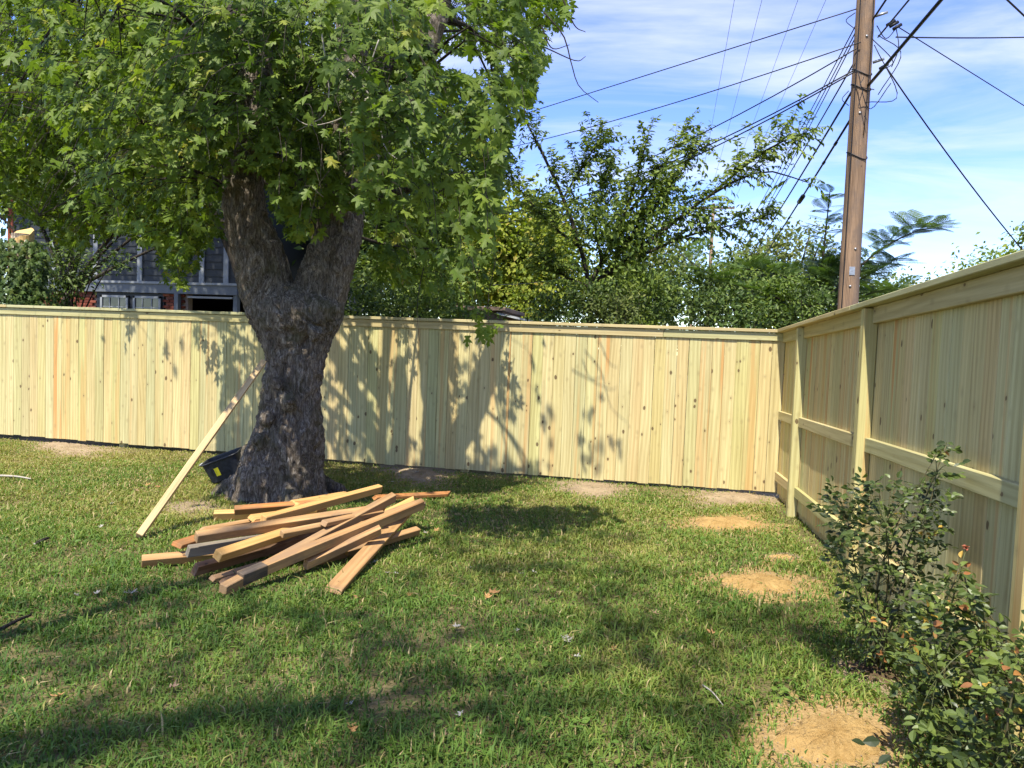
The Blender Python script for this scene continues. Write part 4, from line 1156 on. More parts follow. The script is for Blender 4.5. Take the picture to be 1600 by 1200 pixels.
M['shingle'] = plain('roof_shingle', (0.065, 0.06, 0.056), 0.9, 0.1, nscale=18, namp=0.35)
hz0 = gz(YH)
house = empty('house', (HX(220), YH, hz0)); HB = np.array(house.location)
tag(house, 'red brick house with dark grey upper siding and white trim behind the fence', 'house')
def hbox(name, x0, x1, y0, y1, z0, z1, mat, parent=None, bev=0.0):
    w, d, h = abs(x1-x0), abs(y1-y0), z1-z0
    me = bevel_box(name, w, d, h, bev) if bev else bevel_box(name, w, d, h, 0)
    par = parent or house
    o = obj(name, me, M[mat], par)
    base = HB if par is house else HB+np.array(par.location)
    o.location = ((x0+x1)/2-base[0], (y0+y1)/2-base[1], z0-base[2])
    return o
xa, xb, xc, xd = HX(20), HX(156), HX(257), HX(292)
z_band0, z_band1 = HZ(457), HZ(443)
wl = hbox('wall', xa, xd, YH+0.05, YH+0.25, hz0-0.1, z_band0, 'mortar')
wins = [(HX(160), HX(203)), (HX(211), HX(254))]
bmesh_b = bevel_box('brick', 0.205, 0.10, 0.066, 0.004)
row = 0; z = z_band0-0.076; nb = 0
while z > z_band0-0.92:
    xx = xa+(0.11 if row % 2 else 0)
    while xx < xd-0.2:
        if not (wins[0][0]-0.22 < xx+0.1 < wins[1][1]+0.12):
            o = obj('brick', bmesh_b, M['brick'], wl); lb = HB+np.array(wl.location)
            o.location = (xx+0.103-lb[0], YH+0.03-lb[1]+random.uniform(-.003, .003), z-lb[2]); nb += 1
        xx += 0.216
    z -= 0.0775; row += 1
hbox('wall_base', xa, xd, YH-0.01, YH+0.05, hz0-0.1, z+0.07, 'brick')
for (x0, x1) in wins:
    zt = HZ(462); zb = zt-1.25
    w = hbox('window', x0, x1, YH-0.055, YH-0.02, zb, zt, 'glass')
    for (a0, a1, b0_, b1_) in ((x0, x1, zt-0.06, zt), (x0, x1, zb, zb+0.06), (x0, x0+0.06, zb, zt), (x1-0.06, x1, zb, zt)):
        hbox('window_frame', a0, a1, YH-0.085, YH-0.045, b0_+0.001*(a1-a0 < 0.1), b1_-0.001*(a1-a0 < 0.1), 'white_trim', w)
    for k in (1, 2):
        xm = x0+(x1-x0)*k/3; hbox('muntin', xm-0.011, xm+0.011, YH-0.075, YH-0.05, zb+0.07, zt-0.07, 'white_trim', w)
    for k in range(1, 4):
        zm = zb+(zt-zb)*k/4; hbox('muntin', x0+0.07, x1-0.07, YH-0.072, YH-0.052, zm-0.011, zm+0.011, 'white_trim', w)
hbox('window_surround', wins[0][0]-0.16, wins[1][1]+0.06, YH-0.015, YH+0.04, HZ(462)-1.35, z_band0-0.01, 'siding')
hbox('beam', xa, HX(374), YH-0.12, YH+0.25, z_band0, z_band1, 'grey_trim')
hbox('ledge', xa-0.02, HX(374)+0.02, YH-0.16, YH+0.10, z_band1, z_band1+0.06, 'white_trim')
z_eave = HZ(285)
hbox('upper_wall', xa, HX(374), YH+0.02, YH+0.25, z_band1+0.06, z_eave, 'siding')
for px_ in (85, 150, 219, 316, 354):
    xm = HX(px_, 400); hbox('batten', xm-0.07, xm+0.07, YH-0.03, YH+0.018, z_band1+0.06, z_eave, 'white_trim')
for k in range(1, 14):
    zz_ = z_band1+0.06+k*(z_eave-z_band1)/14
    hbox('siding_lap', xa, HX(374), YH-0.004, YH+0.02, zz_-0.012, zz_, 'siding')
hbox('carport_wall', xd, HX(374), YH+3.4, YH+3.6, hz0-0.1, z_band0, 'siding')
hbox('carport_post', HX(278), HX(284), YH-0.16, YH-0.02, hz0-0.1, z_band0-0.002, 'grey_trim')
hbox('carport_post', HX(366), HX(372), YH-0.04, YH+0.10, hz0-0.1, z_band0-0.002, 'grey_trim')
hbox('carport_beam', xd+0.05, HX(365), YH-0.06, YH+0.05, HZ(463), HZ(460), 'white_trim')
hbox('back_wall', xa, HX(374), YH+8.0, YH+8.2, hz0-0.1, z_eave, 'siding')
hbox('side_wall', xa-0.2, xa-0.001, YH+0.02, YH+8.2, hz0-0.1, z_eave, 'brick')
hbox('side_wall', HX(374)+0.001, HX(374)+0.2, YH+0.02, YH+8.2, z_band0, z_eave, 'siding')
rv = np.array([(xa-0.6, YH-0.5, z_eave), (HX(374)+0.6, YH-0.5, z_eave), (HX(374)+0.6, YH+4, z_eave+2.1), (xa-0.6, YH+4, z_eave+2.1), (xa-0.6, YH+8.7, z_eave), (HX(374)+0.6, YH+8.7, z_eave)])
rv = np.vstack([rv, rv-V(0, 0, 0.14)])-HB
obj('roof', npmesh('roof', rv, [np.array([(0, 1, 2, 3), (3, 2, 5, 4), (7, 6, 9, 8), (8, 9, 10, 11), (0, 6, 7, 1), (4, 5, 11, 10), (1, 7, 8, 2), (2, 8, 11, 5), (0, 3, 9, 6), (3, 4, 10, 9)])]), M['shingle'], house)

# small shed behind the fence by the yellow-green tree
M['shed_brown'] = plain('shed_board', (0.20, 0.145, 0.11), 0.85, 0.1, nscale=12, namp=0.3)
M['metal_roof'] = plain('metal_roof', (0.48, 0.50, 0.53), 0.4, 0.4, metallic=0.3, nscale=6, namp=0.2)
sy = 14.0
sx0, sx1, sx2 = at_y(722, 470, sy)[0], at_y(786, 470, sy)[0], at_y(838, 496, sy)[0]
zt, zl = at_y(740, 479, sy)[2], at_y(800, 493, sy)[2]
shed = empty('shed', ((sx0+sx1)/2, sy+1, gz(sy))); SB = np.array(shed.location)
tag(shed, 'low brown shed with a pale metal lean-to roof behind the fence', 'shed')
def bx(name, lo, hi, mat, par, base):
    o = obj(name, bevel_box(name, hi[0]-lo[0], hi[1]-lo[1], hi[2]-lo[2], 0.01), M[mat], par)
    o.location = ((lo[0]+hi[0])/2-base[0], (lo[1]+hi[1])/2-base[1], lo[2]-base[2]); return o
bx('wall', (sx0, sy, gz(sy)-0.1), (sx1, sy+2, zt-0.08), 'shed_brown', shed, SB)
for k in range(1, 7):
    xk = sx0+(sx1-sx0)*k/7; bx('batten', (xk-0.02, sy-0.02, gz(sy)), (xk+0.02, sy-0.001, zt-0.1), 'shed_brown', shed, SB)
bx('roof', (sx0-0.12, sy-0.15, zt-0.08), (sx1+0.08, sy+2.1, zt), 'shed_brown', shed, SB)
rv = np.array([(sx1-0.1, sy-0.1, zl+0.05), (sx2, sy-0.1, zl-0.10), (sx2, sy+1.8, zl-0.10), (sx1-0.1, sy+1.8, zl+0.05)]); rv = np.vstack([rv, rv-V(0, 0, 0.04)])-SB
obj('lean_to_roof', npmesh('lean_to_roof', rv, [np.array([(0, 1, 2, 3), (7, 6, 5, 4), (0, 4, 5, 1), (1, 5, 6, 2), (2, 6, 7, 3), (3, 7, 4, 0)])]), M['metal_roof'], shed)
bx('post', (sx2-0.12, sy-0.05, gz(sy)-0.1), (sx2-0.04, sy+0.03, zl-0.14), 'shed_brown', shed, SB)

# ------------------------------------------------------------------ trees and shrubs behind the fence
DV = np.array([[0, 0, 0], [0.24, 0.30, 0.06], [0.17, 0.68, 0.03], [0, 1, -0.10], [-0.17, 0.68, 0.03], [-0.24, 0.30, 0.06], [0, 0.5, -0.03]])
DF = np.array([(6, 0, 1), (6, 1, 2), (6, 2, 3), (6, 3, 4), (6, 4, 5), (6, 5, 0)])
QV = np.array([[0, 0, 0], [0.32, 0.45, 0.07], [0, 1, -0.06], [-0.32, 0.45, 0.07]]); QF = np.array([(0, 1, 2), (0, 2, 3)])
def bg_tree(name, label, cat, crowns, y, n, leaf, mat, seed, clump=0.28, per=26, trunk=0.12, base_px=None, group=None, tint=(0.5, 0.2), tpl='q', flat=0.6):
    r = np.random.default_rng(seed)
    cs = [(at_y(c[0], c[1], y+(c[4] if len(c) > 4 else 0)), c[2]*y/F, c[3]*y/F) for c in crowns]
    bx0 = at_y(base_px, 480, y)[0] if base_px else cs[0][0][0]
    base = V(bx0, y, gz(y)); t = empty(name, base); tag(t, label, cat, group)
    vol = np.array([a*a*b for _, a, b in cs]); vol = vol/vol.sum()
    s = Soup(); br = Soup(); pos = []; tt = []
    ncl = max(6, n//per)
    cl = []
    for k in range(ncl):
        c, rx, rz = cs[r.choice(len(cs), p=vol)]
        u = unit(r.normal(size=3)); q = r.uniform(0.15, 1)**0.45
        cl.append(c+u*V(rx, min(rx, rz*1.3, 3.0), rz)*q)
    cl = np.array(cl); cl = cl[cl[:, 2] > gz(y)+0.25]
    for c in cl:
        m_ = int(per*r.uniform(0.6, 1.4)); cr = clump*r.uniform(0.6, 1.4)
        pos.append(c+r.normal(0, 1, (m_, 3))*V(cr, cr, cr*flat)); tt.append(np.clip(r.normal(tint[0], tint[1])+r.normal(0, 0.12, m_), 0, 1))
    pos = np.concatenate(pos); tt = np.concatenate(tt); pos[:, 2] = np.maximum(pos[:, 2], gz(y)+0.05); m_ = len(pos)
    cen = cl.mean(0)
    nrm = unit(V(0, -0.35, 0.8)+0.5*unit(pos-cen)+r.normal(0, 0.45, (m_, 3)))
    tip = unit(unit(pos-cen)*0.7+V(0, 0, -0.35)+r.normal(0, 0.6, (m_, 3)))
    tv, tf = (QV, QF) if tpl == 'q' else (DV, DF)
    scatter(s, tv, [tf], pos-base, tip, nrm, r.uniform(leaf*0.7, leaf*1.3, m_), tt)
    cr_o = obj('crown', s.mesh('crown'), M[mat], t); cr_o['kind'] = 'stuff'
    top = cen-base
    fork = V(top[0]*0.6, top[1]*0.6, max(0.35, top[2]*0.55))
    s = Soup(); s.add(*tube(smooth_path([V(0, 0, -0.15), V(top[0]*0.2, 0, fork[2]*0.5), fork], 8), np.linspace(trunk, trunk*0.7, 8), 8)); obj('trunk', s.mesh('trunk', True), M['bark'], t)
    for k in r.choice(len(cl), min(len(cl), 14), replace=False):
        e = cl[k]-base; br.add(*tube(smooth_path([fork, (fork+e)/2+V(0, 0, 0.1), e], 6), np.linspace(trunk*0.5, trunk*0.08, 6), 5))
    obj('branches', br.mesh('branches', True), M['bark'], t)['kind'] = 'stuff'
    return t
bg_tree('lime_tree', 'rounded yellow-green tree beside the maple crown behind the fence', 'tree', [(850, 420, 62, 78), (805, 350, 52, 62), (770, 420, 55, 80), (888, 435, 28, 45)], 19, 11000, 0.15, 'lime_leaf', 21, clump=0.36, per=30, trunk=0.18, base_px=840, tint=(0.70, 0.13))
bg_tree('distant_tree', 'dark green distant tree peeping above the yellow-green tree', 'tree', [(865, 345, 42, 38), (850, 380, 40, 60)], 32, 2600, 0.22, 'olive_leaf', 22, clump=0.5, trunk=0.2)
bg_tree('distant_tree', 'olive distant tree with a domed crown beside the utility pole', 'tree', [(1235, 400, 62, 58), (1195, 440, 70, 50), (1290, 440, 60, 45)], 27, 6500, 0.17, 'olive_leaf', 23, clump=0.42, trunk=0.2, tint=(0.6, 0.22))
bg_tree('distant_tree', 'pale green distant tree glimpsed through the elm branches', 'tree', [(1030, 415, 60, 45), (980, 440, 60, 40)], 25, 3200, 0.17, 'olive_leaf', 24, clump=0.4, trunk=0.2, tint=(0.75, 0.2))
bg_tree('distant_tree', 'rounded distant tree rising just over the sloping fence cap', 'tree', [(1570, 435, 75, 40), (1650, 425, 70, 55)], 26, 3800, 0.15, 'lime_leaf', 25, clump=0.36, trunk=0.18, tint=(0.4, 0.2))
bg_tree('overhanging_tree', 'tree with a leafy branch tip reaching over the fence cap', 'tree', [(1640, 366, 38, 22), (1604, 367, 13, 5)], 14, 700, 0.10, 'elm_leaf', 26, clump=0.10, per=14, trunk=0.08, tpl='d')
for k, (a, b, c_, d_) in enumerate(((1352, 470, 45, 32), (1400, 468, 48, 26), (1450, 472, 45, 24), (1500, 476, 50, 22))):
    bg_tree('distant_tree', ['deep green hedge-like tree seen past the utility pole', 'low rounded dark tree in the far treeline', 'dusty green tree at the end of the far treeline', 'small far tree mostly hidden below the fence cap'][k], 'tree', [(a, b, c_, d_)], 36+4*k, 1700, 0.22, ('dark_leaf', 'olive_leaf', 'olive_leaf', 'dark_leaf')[k], 40+k, clump=0.45, trunk=0.18, group='far treeline', tint=(0.6, 0.2))
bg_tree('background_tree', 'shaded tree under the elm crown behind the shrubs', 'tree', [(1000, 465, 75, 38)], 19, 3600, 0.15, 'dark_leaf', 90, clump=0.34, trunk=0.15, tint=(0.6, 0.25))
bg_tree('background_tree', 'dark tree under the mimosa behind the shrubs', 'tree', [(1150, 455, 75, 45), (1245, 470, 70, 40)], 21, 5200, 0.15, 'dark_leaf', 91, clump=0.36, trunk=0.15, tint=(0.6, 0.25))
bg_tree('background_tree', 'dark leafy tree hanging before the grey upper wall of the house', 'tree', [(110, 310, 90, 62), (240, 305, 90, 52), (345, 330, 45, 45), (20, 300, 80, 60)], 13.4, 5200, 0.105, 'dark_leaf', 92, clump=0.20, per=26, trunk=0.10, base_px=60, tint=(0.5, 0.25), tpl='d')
bg_tree('background_tree', 'unseen tall tree added so that its high crown shades the brick house', 'tree', [(200, -150, 320, 170), (60, -120, 220, 140), (350, -130, 200, 130)], 13.6, 6500, 0.19, 'dark_leaf', 93, clump=0.5, per=30, trunk=0.16, base_px=432, tint=(0.5, 0.25))  # added tree, crown out of view, put in to cast shade on the house
bg_tree('background_tree', 'bright green bushy tree seen between the maple trunk and the shed', 'tree', [(610, 445, 65, 55), (690, 440, 60, 55)], 17.5, 4200, 0.13, 'elm_leaf', 95, clump=0.28, trunk=0.12, tint=(0.7, 0.2))
# dense dark trees beyond the maple
for k, (a, b, c_, d_, yy) in enumerate(((40, 170, 190, 170, 19), (330, 110, 170, 150, 27), (480, 220, 120, 130, 24), (590, 330, 100, 120, 22), (700, 400, 75, 90, 24), (180, 120, 150, 120, 30))):
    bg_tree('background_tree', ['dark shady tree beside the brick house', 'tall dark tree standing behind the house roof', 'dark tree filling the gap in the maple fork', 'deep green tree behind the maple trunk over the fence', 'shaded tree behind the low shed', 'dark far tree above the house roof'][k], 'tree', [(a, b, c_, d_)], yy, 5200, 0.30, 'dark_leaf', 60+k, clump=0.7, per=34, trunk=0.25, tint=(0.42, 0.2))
sh_px = [(572, 478, 38, 34, 11.5), (622, 468, 44, 38, 12.5), (676, 476, 40, 34, 11.8), (735, 498, 36, 18, 10.6), (812, 478, 40, 34, 17.0), (862, 488, 40, 26, 12.6), (908, 474, 44, 38, 12.2), (962, 482, 44, 30, 11.8), (1012, 470, 40, 38, 13.0), (1105, 460, 44, 46, 12.6), (1150, 486, 44, 30, 11.4), (1203, 470, 46, 42, 12.2), (1262, 476, 44, 40, 11.8), (1300, 450, 30, 50, 13.2)]
lbs = ['dark glossy shrub just past the maple trunk above the fence', 'bushy dark shrub between the maple trunk and the shed', 'dense shrub in front of the shed wall', 'low leafy weeds topping the fence by the shed', 'light green shrub at the end of the metal lean-to roof', 'dark shrub beside the elm trunk, under the yellow-green tree', 'shady shrub hiding the foot of the elm trunk', 'leafy shrub under the elm crown, next to the sky gap', 'tall shaded shrub behind the elm foliage', 'dark shrub next to the sky gap under the trees', 'low bright shrub along the fence top beneath the mimosa', 'broad shrub under the mimosa fronds', 'dark shrub filling the fence corner beside the pole', 'tall dark shrub close against the utility pole']
for k, (a, b, c_, d_, yy) in enumerate(sh_px):
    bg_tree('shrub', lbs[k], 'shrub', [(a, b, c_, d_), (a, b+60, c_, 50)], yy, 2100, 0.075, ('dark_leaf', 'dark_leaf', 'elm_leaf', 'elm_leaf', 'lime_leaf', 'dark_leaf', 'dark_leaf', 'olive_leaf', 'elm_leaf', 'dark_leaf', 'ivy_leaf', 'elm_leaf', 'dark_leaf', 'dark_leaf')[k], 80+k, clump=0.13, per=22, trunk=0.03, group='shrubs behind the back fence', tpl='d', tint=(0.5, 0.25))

# the elm with arching sprays
EY = 13.4
elm = empty('elm_tree', at_y(925, 480, EY)*V(1, 1, 0)+V(0, 0, gz(EY))); EB = np.array(elm.location)
tag(elm, 'open branching tree with arching leafy sprays behind the fence', 'tree')
er = np.random.default_rng(5)
brs = [([(925, 640), (924, 540), (921, 440)], 9, 6, 0), ([(926, 440), (965, 420), (1000, 385), (1040, 360)], 2.5, 0.8, 0.5), ([(930, 430), (960, 370), (1000, 330), (1040, 300)], 2.5, 0.8, 0.9), ([(921, 445), (905, 380), (880, 310), (850, 245), (822, 190), (800, 150)], 5, 1.2, 0.3), ([(923, 442), (950, 390), (985, 310), (1012, 215)], 5, 1.0, -0.4), ([(930, 440), (985, 400), (1050, 350), (1110, 305), (1190, 268), (1262, 285)], 4.5, 1.0, -0.8), ([(985, 330), (1030, 270), (1070, 205)], 3, 0.8, 0.5), ([(1110, 305), (1165, 258), (1215, 225), (1258, 208)], 3, 0.8, -1.2), ([(1000, 400), (1070, 370), (1130, 355), (1205, 338)], 3, 0.8, 0.4), ([(905, 385), (860, 350), (815, 300), (790, 270)], 3, 0.8, 0.6), ([(880, 310), (910, 260), (940, 215)], 2.5, 0.7, 0.2), ([(940, 410), (930, 330), (955, 250)], 3.5, 0.9, 0.8), ([(960, 400), (1040, 300), (1095, 225)], 3, 0.8, -0.6), ([(925, 450), (880, 430), (850, 400)], 3, 0.8, 0.0)]
EP = Soup(); lpx, ltx, lnx, lsx, lcx = [], [], [], [], []
for bi, (pts, h0, h1, dy) in enumerate(brs):
    P = smooth_path([at_y(a, b, EY+dy*i/(len(pts)-1)) for i, (a, b) in enumerate(pts)], 14)
    s = Soup(); s.add(*tube(P-EB, np.linspace(h0*0.8, h1*0.7, 14)*EY/F, 7)); obj('trunk' if bi == 0 else 'limb', s.mesh('limb', True), M['bark'], elm)
    if bi == 0: continue
    for k in range(62 if bi in (2, 4, 8, 9, 10, 11) else 46):
        t0 = er.uniform(0.15, 1.0); a = lerp_path(P, t0)
        dirn = unit(P[min(13, int(t0*13)+1)]-P[max(0, int(t0*13)-1)])
        d0 = unit(dirn*0.7+er.normal(0, 0.55, 3)+V(0, 0, 0.25)); L = er.uniform(0.35, 0.8)*(1.0 if t0 < 0.85 else 0.7)
        tw = smooth_path([a, a+d0*L*0.55+V(0, 0, 0.03), a+d0*L+V(0, 0, -0.12*L)], 7)
        EP.add(*tube(tw-EB, np.linspace(0.005, 0.002, 7), 3, False))
        nl = int(L*34); t = np.linspace(0.1, 1, nl); pos = np.stack([np.interp(t, np.linspace(0, 1, 7), tw[:, j]) for j in range(3)], 1)
        sd = unit(np.cross(d0, V(0, 0, 1))); sg = np.where(np.arange(nl) % 2 == 0, 1, -1)[:, None]
        lpx.append(pos+er.normal(0, 0.012, (nl, 3))); ltx.append(unit(sd*sg*0.75+d0*0.55+V(0, 0, -0.55)+er.normal(0, 0.25, (nl, 3))))
        lnx.append(unit(V(0, -0.3, 0.8)+er.normal(0, 0.4, (nl, 3)))); lsx.append(er.uniform(0.07, 0.125, nl)); lcx.append(np.clip(er.normal(0.74, 0.2)+er.normal(0, 0.1, nl), 0, 1))
for k in range(150):
    c = at_y(*(np.array([985, 365])+er.normal(0, 1, 2)*np.array([62, 52])), EY+er.normal(0, 0.6)); nl = 26; tc_ = er.normal(0.68, 0.2)
    pos = c+er.normal(0, 1, (nl, 3))*V(0.20, 0.20, 0.14)
    lpx.append(pos); ltx.append(unit(V(0, 0, -0.5)+er.normal(0, 0.6, (nl, 3)))); lnx.append(unit(V(0, -0.3, 0.8)+er.normal(0, 0.4, (nl, 3)))); lsx.append(er.uniform(0.07, 0.12, nl)); lcx.append(np.clip(tc_+er.normal(0, 0.1, nl), 0, 1))
lpx, ltx, lnx, lsx, lcx = map(np.concatenate, (lpx, ltx, lnx, lsx, lcx))
px, py, d = project(lpx)
kp = ~inside([(1045, 478), (1090, 478), (1090, 520), (1045, 520)], px, py)
s = Soup(); scatter(s, DV, [DF], lpx[kp]-EB, ltx[kp], lnx[kp], lsx[kp], lcx[kp])
obj('crown', s.mesh('crown'), M['elm_leaf'], elm)['kind'] = 'stuff'
obj('twigs', EP.mesh('twigs'), M['bark'], elm)['kind'] = 'stuff'

# mimosa with feathery fronds
MY = 12.6
mim = empty('mimosa_tree', at_y(1270, 480, MY)*V(1, 1, 0)+V(0, 0, gz(MY))); MB_ = np.array(mim.location)
tag(mim, 'feathery mimosa with fern-like fronds either side of the utility pole', 'tree')
fv, ff = [], []
def add_tri(a, b, c):
    k = len(fv); fv.extend([a, b, c]); ff.append((k, k+1, k+2))
add_tri((-0.006, 0, 0), (0.006, 0, 0), (0, 1, -0.12))
for k in range(11):
    y0 = 0.14+0.078*k; L = 0.36*math.sin(0.35+2.3*k/10)+0.06; z0 = -0.12*y0*y0
    for sg in (-1, 1):
        for q in range(9):
            u = (q+0.5)/9*L; w = 0.5*L/9; l2 = 0.062*math.sin(0.5+2.3*q/8)
            x = sg*u; yy = y0+0.30*u; zz_ = z0-0.35*u*u
            for s2 in (-1, 1):
                add_tri((x, yy, zz_), (x+sg*w*2.0, yy+0.3*w, zz_), (x+sg*0.010, yy+s2*l2, zz_-0.008))
FVm = np.array(fv); FFm = np.array(ff)
mr = np.random.default_rng(9); Pm, Tm, Nm, Sm, Cm = [], [], [], [], []
def mim_branch(pts, n, size, r0, spread=0.6, dyy=0.0, par='limb'):
    P = smooth_path([at_y(a, b, MY+dyy) for a, b in pts], 12)
    s = Soup(); s.add(*tube(P-MB_, np.linspace(r0, r0*0.35, 12), 6)); obj(par, s.mesh(par, True), M['bark'], mim)
    for k in range(n):
        t0 = 0.15+0.85*(k+mr.uniform(0, 0.6))/n; a = lerp_path(P, min(t0, 1))
        ang = k*2.4+mr.uniform(-0.4, 0.4); ax = unit(P[-1]-P[0])
        sd = V(math.cos(ang), math.sin(ang)*0.7, 0)
        tip = unit(sd*spread+ax*0.35+V(0, 0, 0.10)+mr.normal(0, 0.12, 3))
        Pm.append(a); Tm.append(tip); Nm.append(unit(V(0, -0.25, 1)+mr.normal(0, 0.15, 3))); Sm.append(size*mr.uniform(0.75, 1.2)); Cm.append(np.clip(mr.normal(0.35, 0.2), 0, 1))
mim_branch([(1272, 640), (1272, 540), (1275, 470)], 0, 0.4, 0.05, par='trunk')
mim_branch([(1276, 480), (1286, 400), (1297, 298)], 34, 0.38, 0.022, 1.0)
mim_branch([(1276, 480), (1330, 430), (1375, 390), (1430, 362), (1462, 356)], 48, 0.46, 0.022, 0.8, -0.2)
mim_branch([(1300, 470), (1340, 440), (1375, 420), (1400, 405)], 26, 0.46, 0.018, 0.9, 0.3)
mim_branch([(1272, 480), (1240, 440), (1200, 425), (1150, 420)], 34, 0.42, 0.02, 0.9, 0.2)
mim_branch([(1272, 480), (1230, 470), (1180, 455), (1120, 435), (1060, 395)], 36, 0.45, 0.02, 0.9, -0.3)
mim_branch([(1300, 480), (1335, 468), (1370, 455), (1400, 452)], 24, 0.40, 0.016, 0.9, -0.4)
mim_branch([(1272, 480), (1290, 440), (1310, 410)], 24, 0.42, 0.016, 0.9, 0.2)
s = Soup(); scatter(s, FVm, [FFm], np.array(Pm)-MB_, np.array(Tm), np.array(Nm), np.array(Sm), np.array(Cm))
obj('fronds', s.mesh('fronds'), M['mimosa_leaf'], mim)['kind'] = 'stuff'

# ivy-covered sawn trunk and dead branches by the house
IY = 10.6
ib = at_y(32, 480, IY)*V(1, 1, 0)+V(0, 0, gz(IY)); ivy = empty('ivy_stump', ib)
tag(ivy, 'sawn-off tree trunk wrapped in ivy behind the fence', 'tree stump')
ztop = at_y(32, 366, IY)[2]-ib[2]
s = Soup(); s.add(*tube([V(0, 0, -0.1), V(0.02, 0, ztop*0.5), V(0.04, 0, ztop)], [0.24, 0.20, 0.165], 16)); obj('trunk', s.mesh('trunk', True), M['maple_bark'], ivy)
M['cut_wood'] = plain('cut_wood', (0.55, 0.36, 0.14), 0.8, nscale=22, namp=0.3)
ring = [V(0.04+0.168*math.cos(a), 0.168*math.sin(a), ztop+0.02+0.10*math.sin(a)+0.02*math.sin(a*5)) for a in np.linspace(0, 2*math.pi, 24, endpoint=False)]
low = [p*V(1, 1, 0)+V(0, 0, ztop-0.16) for p in ring]
obj('cut_face', npmesh('cut_face', np.array(ring+low), [np.arange(24)[None], np.array([(k, 24+k, 24+(k+1) % 24, (k+1) % 24) for k in range(24)])]), M['cut_wood'], ivy)
for k in range(6):
    s = Soup(); a_ = -2.6+k*0.42; zz_ = np.linspace(0.4, ztop-0.05-0.06*(k % 3), 14)
    s.add(*tube(np.stack([0.04*zz_/ztop+(0.245-0.075*zz_/ztop)*np.cos(a_+0.5*np.sin(zz_*1.7+k*2)), (0.245-0.075*zz_/ztop)*np.sin(a_+0.5*np.sin(zz_*1.7+k*2)), zz_], 1), 0.009, 5)); obj('vine', s.mesh('vine', True), M['dead_twig'], ivy)
ir = np.random.default_rng(4); n = 3200
a = ir.uniform(-3.3, 0.3, n); zi = ir.uniform(1.5, ztop-0.10, n); rr = 0.22+np.abs(ir.normal(0, 0.10, n))+0.22*np.clip((2.5-zi)/1.0, 0, 1)*ir.uniform(size=n)+0.10*np.sin(zi*4)**2*ir.uniform(size=n)
kp = ir.uniform(size=n) < np.interp(zi, [1.5, 2.2, ztop-0.4, ztop-0.1], [1, 1, 0.9, 0.45])
pos = np.stack([rr*np.cos(a)*1.35, rr*np.sin(a), zi], 1)[kp]; out_ = np.stack([np.cos(a), np.sin(a), 0*a], 1)[kp]; m_ = len(pos)
s = Soup(); scatter(s, LV, [LT_], pos, unit(V(0, 0, -0.9)+out_*0.3+ir.normal(0, 0.4, (m_, 3))), unit(out_*0.8+V(0, 0, 0.5)+ir.normal(0, 0.3, (m_, 3))), ir.uniform(0.06, 0.11, m_), np.clip(ir.normal(0.5, 0.25, m_), 0, 1))
obj('ivy', s.mesh('ivy'), M['ivy_leaf'], ivy)['kind'] = 'stuff'
bg_tree('shrub', 'dark scraggly bush between the ivy stump and the brick house', 'shrub', [(112, 415, 38, 55), (92, 455, 36, 35), (180, 405, 30, 20)], 11.6, 1500, 0.085, 'dark_leaf', 71, clump=0.14, per=18, trunk=0.04, tpl='d', tint=(0.4, 0.25))

# ------------------------------------------------------------------ grass
gr = np.random.default_rng(77)
def vnoise(x, y, sc, seed):
    """smooth value noise"""
    rr_ = np.random.default_rng(seed); T = rr_.uniform(size=(64, 64))
    u, v = x*sc+100.0, y*sc+100.0; i, j = np.floor(u).astype(int), np.floor(v).astype(int); fu, fv_ = u-i, v-j
    fu = fu*fu*(3-2*fu); fv_ = fv_*fv_*(3-2*fv_)
    g = lambda a, b: T[a % 64, b % 64]
    return (g(i, j)*(1-fu)+g(i+1, j)*fu)*(1-fv_)+(g(i, j+1)*(1-fu)+g(i+1, j+1)*fu)*fv_
NB = 820000
# candidate positions spread evenly over the picture's depth so near grass is not sparse
yb = 1.5+(8.75-1.5)*gr.uniform(size=NB)**1.25
xb_ = gr.uniform(-1, 1, NB); xl = -0.90*yb-1.4; xr = np.minimum(0.46*yb+0.75, XF+0.02)
xb_ = xl+(xr-xl)*(xb_+1)/2
acc = gr.uniform(size=NB) < np.clip((xr-xl)/9.2, 0, 1)
n1_ = vnoise(xb_, yb, 1.1, 1); n2_ = vnoise(xb_, yb, 3.3, 2); n3_ = vnoise(xb_, yb, 9.0, 3); n4_ = vnoise(xb_, yb, 0.55, 4)
dens = np.clip(0.44+0.75*(0.45*n1_+0.35*n2_+0.3*n3_-0.22), 0.06, 1.0)
acc &= gr.uniform(size=NB) < dens*0.62
for w, k in PATCH:
    c = w.mean(0)
    inn = inside(w, xb_, yb); core = inside(c+(w-c)*0.78, xb_+gr.normal(0, 0.02, NB), yb+gr.normal(0, 0.02, NB))
    acc &= ~(inn & (gr.uniform(size=NB) < np.where(core, k*0.97, k*0.42)))
acc &= ((xb_-b0[0])**2+(yb-TY)**2) > 0.50**2
near_f = yb > 8.35
acc &= ~(near_f & (gr.uniform(size=NB) < 0.55))
acc &= ~((xb_ > XF-0.16) & (gr.uniform(size=NB) < 0.6))
xg, yg = xb_[acc], yb[acc]; n1g, n2g, n3g, n4g = n1_[acc], n2_[acc], n3_[acc], n4_[acc]; n = len(xg)
hgt = gr.uniform(0.018, 0.046, n)*(0.7+0.8*n2g)*np.where(gr.uniform(size=n) < 0.10, 1.7, 1.0)
hgt *= np.interp(yg, [2, 6, 8.7], [1.05, 0.9, 0.65])
tuft = vnoise(xg, yg, 5.0, 9) > 0.80
hgt *= np.where(tuft & (yg < 5.5), 1.35, 1.0)
wid = gr.uniform(0.0018, 0.0040, n)*np.interp(yg, [2, 5, 9], [0.9, 1.15, 1.6])
